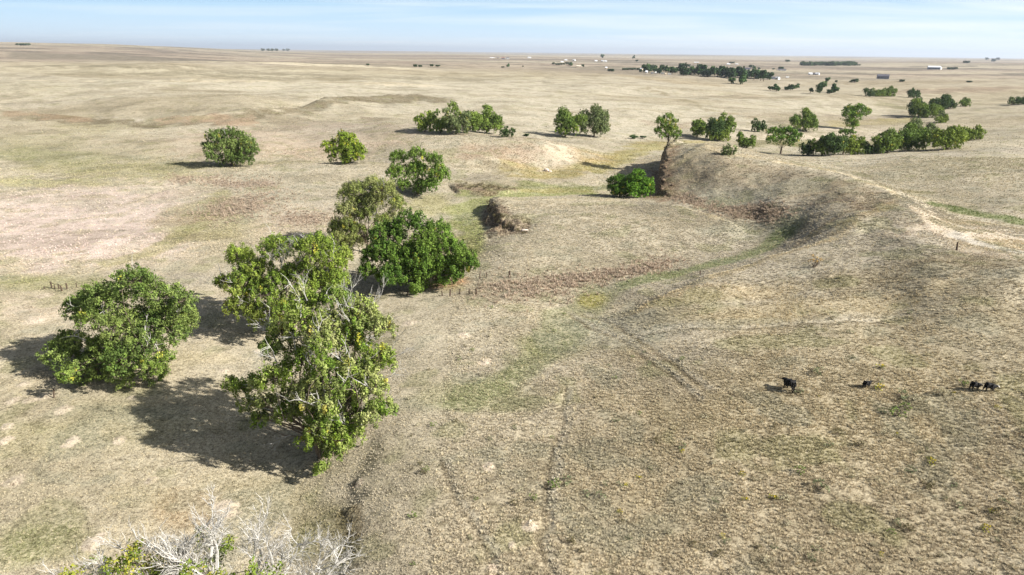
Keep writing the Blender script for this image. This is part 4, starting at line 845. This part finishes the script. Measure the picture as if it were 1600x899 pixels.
# dead golden bush with stem on the near slope
def dead_bush(px, py, label, hgt=1.6):
    rng = np.random.RandomState(int(px)); B = ground(px, py); e = empty('dead_bush', B); tag(e, label, 'bush')
    m = MB()
    for k in range(5): bare_spray(rng, m, np.array([rng.normal()*.1, rng.normal()*.1, -.1]), np.array([rng.normal()*.7, rng.normal()*.7, 1.0]), hgt*.7, .05, 2)
    m.build('stem', MBK, e)
    V, F, T, _ = leaf_cloud(rng, [((0,0,hgt*.8), .9), ((.9,.2,hgt*.6), .7), ((-.8,0,hgt*.6), .6)], 9, .16, [lin(172,142,84), lin(156,130,84)], 0, nl=14, crad=(.3,.5))
    link('crown', np_mesh('crown', V, F, ML, T), e)
dead_bush(1272,418,'dead golden bush on a short dark stem on the near slope of the ridge', 1.9)

# ------------------------------------------------------------------ rocks, log, culvert block
def rock(px, py, sx, sy, sz, label, mat=MROCK, name='pale_rock', cat='rock', seed=0, group=None):
    import bmesh
    bm = bmesh.new(); bmesh.ops.create_icosphere(bm, subdivisions=2, radius=1)
    rg = random.Random(seed+int(px))
    o1 = [Vector((rg.gauss(0,1), rg.gauss(0,1), rg.gauss(0,1))).normalized() for _ in range(9)]
    for v in bm.verts:
        d = v.co.copy()
        for n in o1:
            t = d.dot(n)
            if t > .72: d = d-n*(t-.72)
        v.co = Vector((d.x*sx, d.y*sy, d.z*sz))
    me = bpy.data.meshes.new(name); bm.to_mesh(me); bm.free(); me.materials.append(mat)
    o = bpy.data.objects.new(name, me); COL.objects.link(o); p = ground(px, py); p.z += sz*.35; o.location = p; o.rotation_euler = (0,0,rg.uniform(0,6)); tag(o, label, cat, group); return o
rock(854,268,1.3,1.0,1.0,'pale block of stone beside the green channel below the pale spur')
rock(860,269,.8,.7,.5,'low pale slab lying at the foot of the pale block')
rock(820,361,1.0,.6,.4,'pale boulder on the rim above the cut bank')
for i, (x, y, s) in enumerate(((766,335,.5),(778,345,.6),(785,357,.55),(797,362,.5),(812,361,.45),(822,365,.5),(770,325,.45),(790,350,.5))):
    rock(x, y, s*.75, s*.6, s*.5, 'brown clod fallen from the dark cut bank', MCLOD, 'soil_clod', 'soil clod', i, 'clods under the cut bank')
for i, (x, y, s) in enumerate(((1040,262,.9),(1046,275,.8),(1036,282,1.0),(1050,290,.7),(1034,296,.8),(1044,250,.9),(1058,268,.6),(1028,303,.7),(1062,284,.6),(1042,305,.8))):
    rock(x, y, s*.8, s*.6, s*.5, 'brown boulder jutting from the broken cliff edge', MCLOD, 'cliff_boulder', 'boulder', i, 'boulders on the cliff edge')

# ------------------------------------------------------------------ cattle
MCOW = mat_plain("black_hide", (.009,.008,.008), .8, .3, 5); MFACE = mat_plain('white_face_hide', lin(214,206,196), .8, .08, 5)
def cattle(px, py, size, heading, label, head_low=.0, white=False, name='cow', cat='cow', stride=.12):
    """size = withers height; +x is forward"""
    B = ground(px, py); e = empty(name, B, heading); tag(e, label, cat, 'black cattle grazing on the open slope'); s = size
    V = []; E = []; Rr = []
    def v(x, y, z, r, p=None, ry=None):
        V.append((x*s, y*s, z*s)); Rr.append((r*s*1.22, (ry or r)*s*1.22)); i = len(V)-1
        if p is not None: E.append((p, i))
        return i
    hip = v(-.42,0,.78,.20,None,.22); r1 = v(-.20,0,.70,.25,hip,.27); r2 = v(.08,0,.68,.26,r1,.28); sh_ = v(.36,0,.72,.22,r2,.26)
    nk = v(.58,0,.84-head_low*.5,.13,sh_,.17); hd = v(.76,0,.92-head_low,.085,nk,.10); mz = v(.96,0,.80-head_low,.055,hd,.06)
    ru = v(-.60,0,.80,.12,hip); t1 = v(-.66,0,.66,.03,ru); t2 = v(-.67,0,.34,.02,t1); v(-.67,0,.26,.035,t2)
    for sd in (-1,1):
        k = stride*sd
        a = v(.34+k*.4,sd*.13,.44,.085,sh_); b = v(.36+k*.7,sd*.13,.24,.045,a); c = v(.36+k,sd*.13,.05,.04,b); v(.38+k,sd*.13,.0,.045,c)
        a = v(-.46-k*.3,sd*.14,.52,.12,hip); b = v(-.58-k*.8,sd*.14,.30,.05,a); c = v(-.54-k,sd*.14,.05,.04,b); v(-.52-k,sd*.14,.0,.045,c)
    me = bpy.data.meshes.new('body'); me.from_pydata(V, E, []); o = link('body', me, e); me.materials.append(MCOW)
    md = o.modifiers.new('skin', 'SKIN'); me.skin_vertices if me.skin_vertices else None
    if not me.skin_vertices:
        bpy.context.view_layer.objects.active = o; bpy.ops.mesh.customdata_skin_add()
    for i, sv in enumerate(me.skin_vertices[0].data): sv.radius = Rr[i]; sv.use_root = (i == 1)
    sb = o.modifiers.new('sub', 'SUBSURF'); sb.levels = 1; sb.render_levels = 2; md.use_smooth_shade = True
    for sd in (-1,1):
        m = MB(); m.tube([(.70*s,sd*.08*s,(.96-head_low)*s),(.68*s,sd*.17*s,(.97-head_low)*s),(.68*s,sd*.23*s,(.93-head_low)*s)], [.03*s,.045*s,.01*s], 6); m.build('ear', MCOW, e, True)
    if white:
        m = MB(); m.tube([(.74*s,0,(.975-head_low)*s),(.86*s,0,(.90-head_low)*s),(.985*s,0,(.80-head_low)*s)], [.085*s,.092*s,.062*s], 10); m.build('white_face', MFACE, e, True)
    return e
cattle(1232,609,1.4,R(112),'large black cow standing turned away, alone on the slope', .15)
cattle(1354,606,.88,R(20),'small black calf beside a yellow flowering bush', .0, name='calf', cat='calf')
cattle(1523,609.5,1.0,R(8),'black calf walking behind the white faced one', .3, name='calf', cat='calf')
cattle(1546,611.5,1.0,R(-8),'black calf with a white face, farthest right of the herd', .2, True, name='calf', cat='calf')

# ------------------------------------------------------------------ sagebrush and rabbitbrush, one by one
def shrub_proto(seed, pal, flower=None):
    rng = np.random.RandomState(seed); V, F, T, tips = leaf_cloud(rng, [((0,0,.42),.42),((.3,.1,.3),.3),((-.28,-.1,.32),.32),((.05,.3,.3),.28)], 60, .10, pal, 0, nl=9, crad=(.10,.17))
    V[:,2] = np.maximum(V[:,2], .02)
    if flower is not None:
        hi = V[:,2] > .5; T[hi] = flower*rng.uniform(.8,1.2,(int(hi.sum()),1))
    cm = np_mesh('foliage', V, F, ML, T); m = MB()
    for k in range(6): a = k*1.05; m.tube([(0,0,-.1),(math.cos(a)*.3,math.sin(a)*.3,.45)], [.03,.012], 4, False)
    return cm, m.mesh('stem', MBK)
SP = {'sage': shrub_proto(1,[lin(120,126,104),lin(100,108,88)]), 'grey': shrub_proto(2,[lin(158,154,142),lin(136,132,120)]), 'green': shrub_proto(3,[lin(90,108,60),lin(104,116,72)]), 'yellow': shrub_proto(4,[lin(126,130,60),lin(140,138,60)], lin(210,184,50)), 'dark': shrub_proto(5,[lin(78,76,56),lin(92,86,66)])}
WORD = {'sage': 'grey green sagebrush', 'grey': 'silvery dry sagebrush', 'green': 'low green shrub', 'yellow': 'yellow flowering rabbitbrush', 'dark': 'dark brown scrub'}
def shrub(px, py, d, kind, label=None, group=None):
    B = ground(px, py); e = empty('sagebrush' if kind in ('sage','grey') else 'prairie_shrub', B, rngF.uniform(0,6)); tag(e, label, 'shrub', group)
    for nm, me in zip(('foliage', 'stem'), SP[kind]): link(nm, me, e)
    e.scale = (d, d, d*rngF.uniform(.7,.95)); return e
for x, y, d, k, l in ((1374,609,1.5,'yellow','yellow flowering bush next to the small calf'), (1280,585,1.7,'sage','dark centred sagebrush above the large cow'), (1248,614,1.0,'sage','small sagebrush at the heels of the large cow'),
        (1408,622,1.8,'sage','sagebrush below and right of the small calf'), (1428,626,1.6,'grey','silvery sagebrush beside the darker one right of the small calf'), (1470,618,1.5,'grey','silvery sagebrush left of the walking calves'), (1400,650,1.8,'green','loose green shrub patch below the sagebrush'), (1415,640,1.4,'green','smaller green shrub above the loose green patch'),
        (1456,726,1.0,'yellow','yellow bush alone on the right slope'), (1208,780,.9,'yellow','bright yellow bush beside the silvery sagebrush lower right'), (1223,780,1.3,'grey','silvery sagebrush with dark shade, lower right'), (1280,765,1.6,'sage','rounded sagebrush right of the bright yellow bush'), (1450,762,1.3,'dark','dark low scrub below the lone yellow bush'),
        (1375,575,1.1,'yellow','faint yellow bush above the small calf'), (1505,602,1.2,'green','green shrub left of the walking calves'), (1342,697,1.2,'dark','dark scrub in the middle of the right slope'), (1422,738,1.0,'sage','small sagebrush left of the lone yellow bush'), (1250,740,1.3,'green','green shrub above the bright yellow bush'), (1310,679,1.1,'dark','small dark scrub on the bare slope'),
        (1160,743,.7,'yellow','tiny yellow bush on the lower slope right of the long rut'), (1066,707,.6,'yellow','tiny yellow bush near the top of the lower slope'), (978,759,.6,'yellow','tiny yellow flower clump right of the long rut'), (866,762,1.4,'green','dark green shrub hugging the long rut'), (885,755,1.3,'sage','sagebrush just right of the long rut'), (1560,805,1.2,'dark','dark scrub near the lower right corner'), (1540,830,1.0,'yellow','yellowish tuft near the lower right corner')):
    shrub(x, y, d, k, l)
for x, y, d in ((722,292,2.2),(735,295,1.8),(745,293,2.4),(757,296,2.0),(768,294,2.4),(780,296,2.0),(792,294,1.7),(728,288,1.6),(752,290,1.9)):
    shrub(x, y, d, 'dark', 'dark brush growing in the shallow cut beyond the cut bank', 'dark brush in the shallow cut')
for x, y, d in ((762,318,1.6),(766,330,1.5),(774,340,1.7),(781,350,1.6),(790,358,1.8),(798,352,1.5),(808,362,1.4),(818,366,1.3),(786,340,1.4),(772,322,1.3)):
    shrub(x, y, d, 'dark', 'dark brush tangled on the face of the cut bank', 'dark brush on the cut bank')
gl = {}
for i in range(150):
    x = rngF.uniform(640, 1600); y = 470+(rngF.random()**.8)*420; k = rngF.choice(['sage','sage','grey','grey','green','dark','dark','yellow']) if x > 900 else rngF.choice(['sage','grey','green','dark'])
    if k == 'yellow' and rngF.random() < .5: k = 'grey'
    shrub(x, y, rngF.uniform(.45,1.05)*(.7 if k == 'yellow' else 1), k, 'small %s scattered in the dry grass of the open slope' % WORD[k], '%s scattered over the slope' % WORD[k])

# ------------------------------------------------------------------ grass: instanced tufts whose colour follows the land
def blade_proto(name, n, hgt, spread, wd, seed, droop=.35):
    rg = np.random.RandomState(seed); V = []; F = []
    for k in range(n):
        a = rg.uniform(0, 6.28); r0 = rg.uniform(0, spread*.5); bx, by = math.cos(a)*r0, math.sin(a)*r0; a2 = a+rg.normal()*.5
        L = hgt*rg.uniform(.6,1.15); o = spread*rg.uniform(.3,1.0); px_, py_ = -math.sin(a2)*wd/2, math.cos(a2)*wd/2; b = len(V)
        V += [(bx-px_,by-py_,-.05),(bx+px_,by+py_,-.05),(bx+math.cos(a2)*o*.5+px_*.8,by+math.sin(a2)*o*.5+py_*.8,L*.75),(bx+math.cos(a2)*o*.5-px_*.8,by+math.sin(a2)*o*.5-py_*.8,L*.75),(bx+math.cos(a2)*o,by+math.sin(a2)*o,L*(1-droop*.3))]
        F += [(b,b+1,b+2,b+3),(b+3,b+2,b+4,b+4)]
    me = bpy.data.meshes.new(name); me.from_pydata(V, [], [f if f[2] != f[3] else f[:3] for f in F]); me.materials.append(MGR if False else MGR)
    return bpy.data.objects.new(name, me)
def scatter(name, label, P, rot, scl, cols, proto):
    me = bpy.data.meshes.new(name); me.vertices.add(len(P)); me.vertices.foreach_set('co', P.astype(np.float32).ravel())
    a = me.attributes.new('rz', 'FLOAT', 'POINT'); a.data.foreach_set('value', rot.astype(np.float32))
    a = me.attributes.new('sc', 'FLOAT', 'POINT'); a.data.foreach_set('value', scl.astype(np.float32))
    a = me.attributes.new('tint', 'FLOAT_COLOR', 'POINT'); a.data.foreach_set('color', np.concatenate([cols, np.ones((len(P),1))],1).astype(np.float32).ravel())
    o = link(name, me); tag(o, label, None, None, 'stuff')
    g = bpy.data.node_groups.new(name, 'GeometryNodeTree'); g.interface.new_socket('Geometry', in_out='INPUT', socket_type='NodeSocketGeometry'); g.interface.new_socket('Geometry', in_out='OUTPUT', socket_type='NodeSocketGeometry')
    N = g.nodes; gi = N.new('NodeGroupInput'); go = N.new('NodeGroupOutput'); ip = N.new('GeometryNodeInstanceOnPoints'); oi = N.new('GeometryNodeObjectInfo'); oi.inputs['Object'].default_value = proto; oi.inputs['As Instance'].default_value = True
    r = N.new('GeometryNodeInputNamedAttribute'); r.data_type = 'FLOAT'; r.inputs[0].default_value = 'rz'; s = N.new('GeometryNodeInputNamedAttribute'); s.data_type = 'FLOAT'; s.inputs[0].default_value = 'sc'
    cx = N.new('ShaderNodeCombineXYZ'); g.links.new(r.outputs[0], cx.inputs[2]); L = g.links
    L.new(gi.outputs[0], ip.inputs['Points']); L.new(oi.outputs['Geometry'], ip.inputs['Instance']); L.new(cx.outputs[0], ip.inputs['Rotation']); L.new(s.outputs[0], ip.inputs['Scale']); L.new(ip.outputs[0], go.inputs[0])
    m = o.modifiers.new('grass', 'NODES'); m.node_group = g; return o
rg = np.random.RandomState(12)
def fan_points(n, r0, r1, half=.80):
    r = np.exp(rg.uniform(math.log(r0), math.log(r1), n)) if r1/r0 > 3 else np.sqrt(rg.uniform(r0*r0, r1*r1, n)); t = rg.uniform(-half, half, n); return r*np.sin(t), r*np.cos(t)
PTS = []
for n, r0, r1 in ((100000,36,95),(140000,95,190),(100000,190,330),(50000,330,620)):
    x, y = fan_points(n, r0, r1); cl = fbm(x/2.2, y/2.2, 3, 91); keep = rg.rand(n) < sstep(.85+cl*1.0); keep &= rg.rand(n) < 1-.85*sstep((np.hypot(x,y)-230)/380); PTS.append((x[keep], y[keep]))
x = np.concatenate([p[0] for p in PTS]); y = np.concatenate([p[1] for p in PTS]); c = paint(x, y)
bare = (c.max(1)-c.min(1))/(c.max(1)+1e-6); lum = c.mean(1)
keep = ~((lum > .42)&(rg.rand(len(x)) < .75)); x, y, c = x[keep], y[keep], c[keep]
z = height(x, y); r = np.hypot(x, y); n = len(x)
# scale with distance so that far tufts stand for small drifts of grass
scl = rg.uniform(.38,.95,n)*(1+np.clip((r-90)/300, 0, 1)*1.0); scl *= np.where((x < -4-.06*r)&(r < 160), .6, 1)
kind = rg.rand(n); cc = c*rg.uniform(1.02,1.62,(n,1)); m = kind < .14; cc[m] = cc[m]*.4+lin(214,200,164)*.6; m = (kind > .88); cc[m] = cc[m]*.55+lin(104,98,74)*.45; m = (kind > .78)&(kind < .82); cc[m] = cc[m]*.5+lin(140,142,118)*.5
scatter('prairie_grass', 'dry bunch grass covering the open slopes', np.stack([x,y,z],1), rg.uniform(0,6.28,n), scl, np.clip(cc,0,.85), blade_proto('grass_tuft', 12, .22, .27, .055, 1))
# reddish weeds
WP = []
def weeds(pts, wpx, n, z_):
    for _ in range(n):
        t = rg.rand()*(len(pts)-1); i = int(t); f = t-i; px = pts[i][0]*(1-f)+pts[i+1][0]*f+rg.normal()*wpx*2.4; py = pts[i][1]*(1-f)+pts[i+1][1]*f+rg.normal()*wpx*.75; p = plane_pt(px, py, z_); WP.append((p[0], p[1]))
weeds([(272,278),(310,285),(360,291),(430,296)], 6, 700, .6); weeds([(330,335),(375,326),(425,316)], 12, 900, 1.5); weeds([(870,438),(930,432),(1000,424),(1050,408)], 7, 700, 3); weeds([(1052,304),(1090,318),(1140,332),(1190,340),(1225,350)], 5, 700, 4.8); weeds([(780,452),(860,452)], 14, 350, 2.8); weeds([(455,342),(500,340)], 8, 300, 2.5)
W = np.array(WP); wz = height(W[:,0], W[:,1]); n = len(W); wc = lin(178,160,140)*rg.uniform(.7,1.3,(n,1))
scatter('dry_weeds', 'drifts of reddish brown dry weeds', np.stack([W[:,0],W[:,1],wz],1), rg.uniform(0,6.28,n), rg.uniform(.7,1.4,n), np.clip(wc,0,.8), blade_proto('weed_tuft', 12, .5, .42, .07, 2))

# ------------------------------------------------------------------ air
hb = MB().box((0, 0, 60), (140000, 140000, 520)); hz_o = hb.build('haze', None or MWHITE); hz_o.data.materials.clear()
mh = bpy.data.materials.new('air'); mh.use_nodes = True; nn = mh.node_tree; nn.nodes.clear(); oo = nn.nodes.new('ShaderNodeOutputMaterial'); pv = nn.nodes.new('ShaderNodeVolumePrincipled')
pv.inputs['Density'].default_value = HAZE; pv.inputs['Color'].default_value = (.80,.88,1,1); pv.inputs['Anisotropy'].default_value = .2
nn.links.new(pv.outputs[0], oo.inputs['Volume']); hz_o.data.materials.append(mh); tag(hz_o, None, None, None, 'stuff')
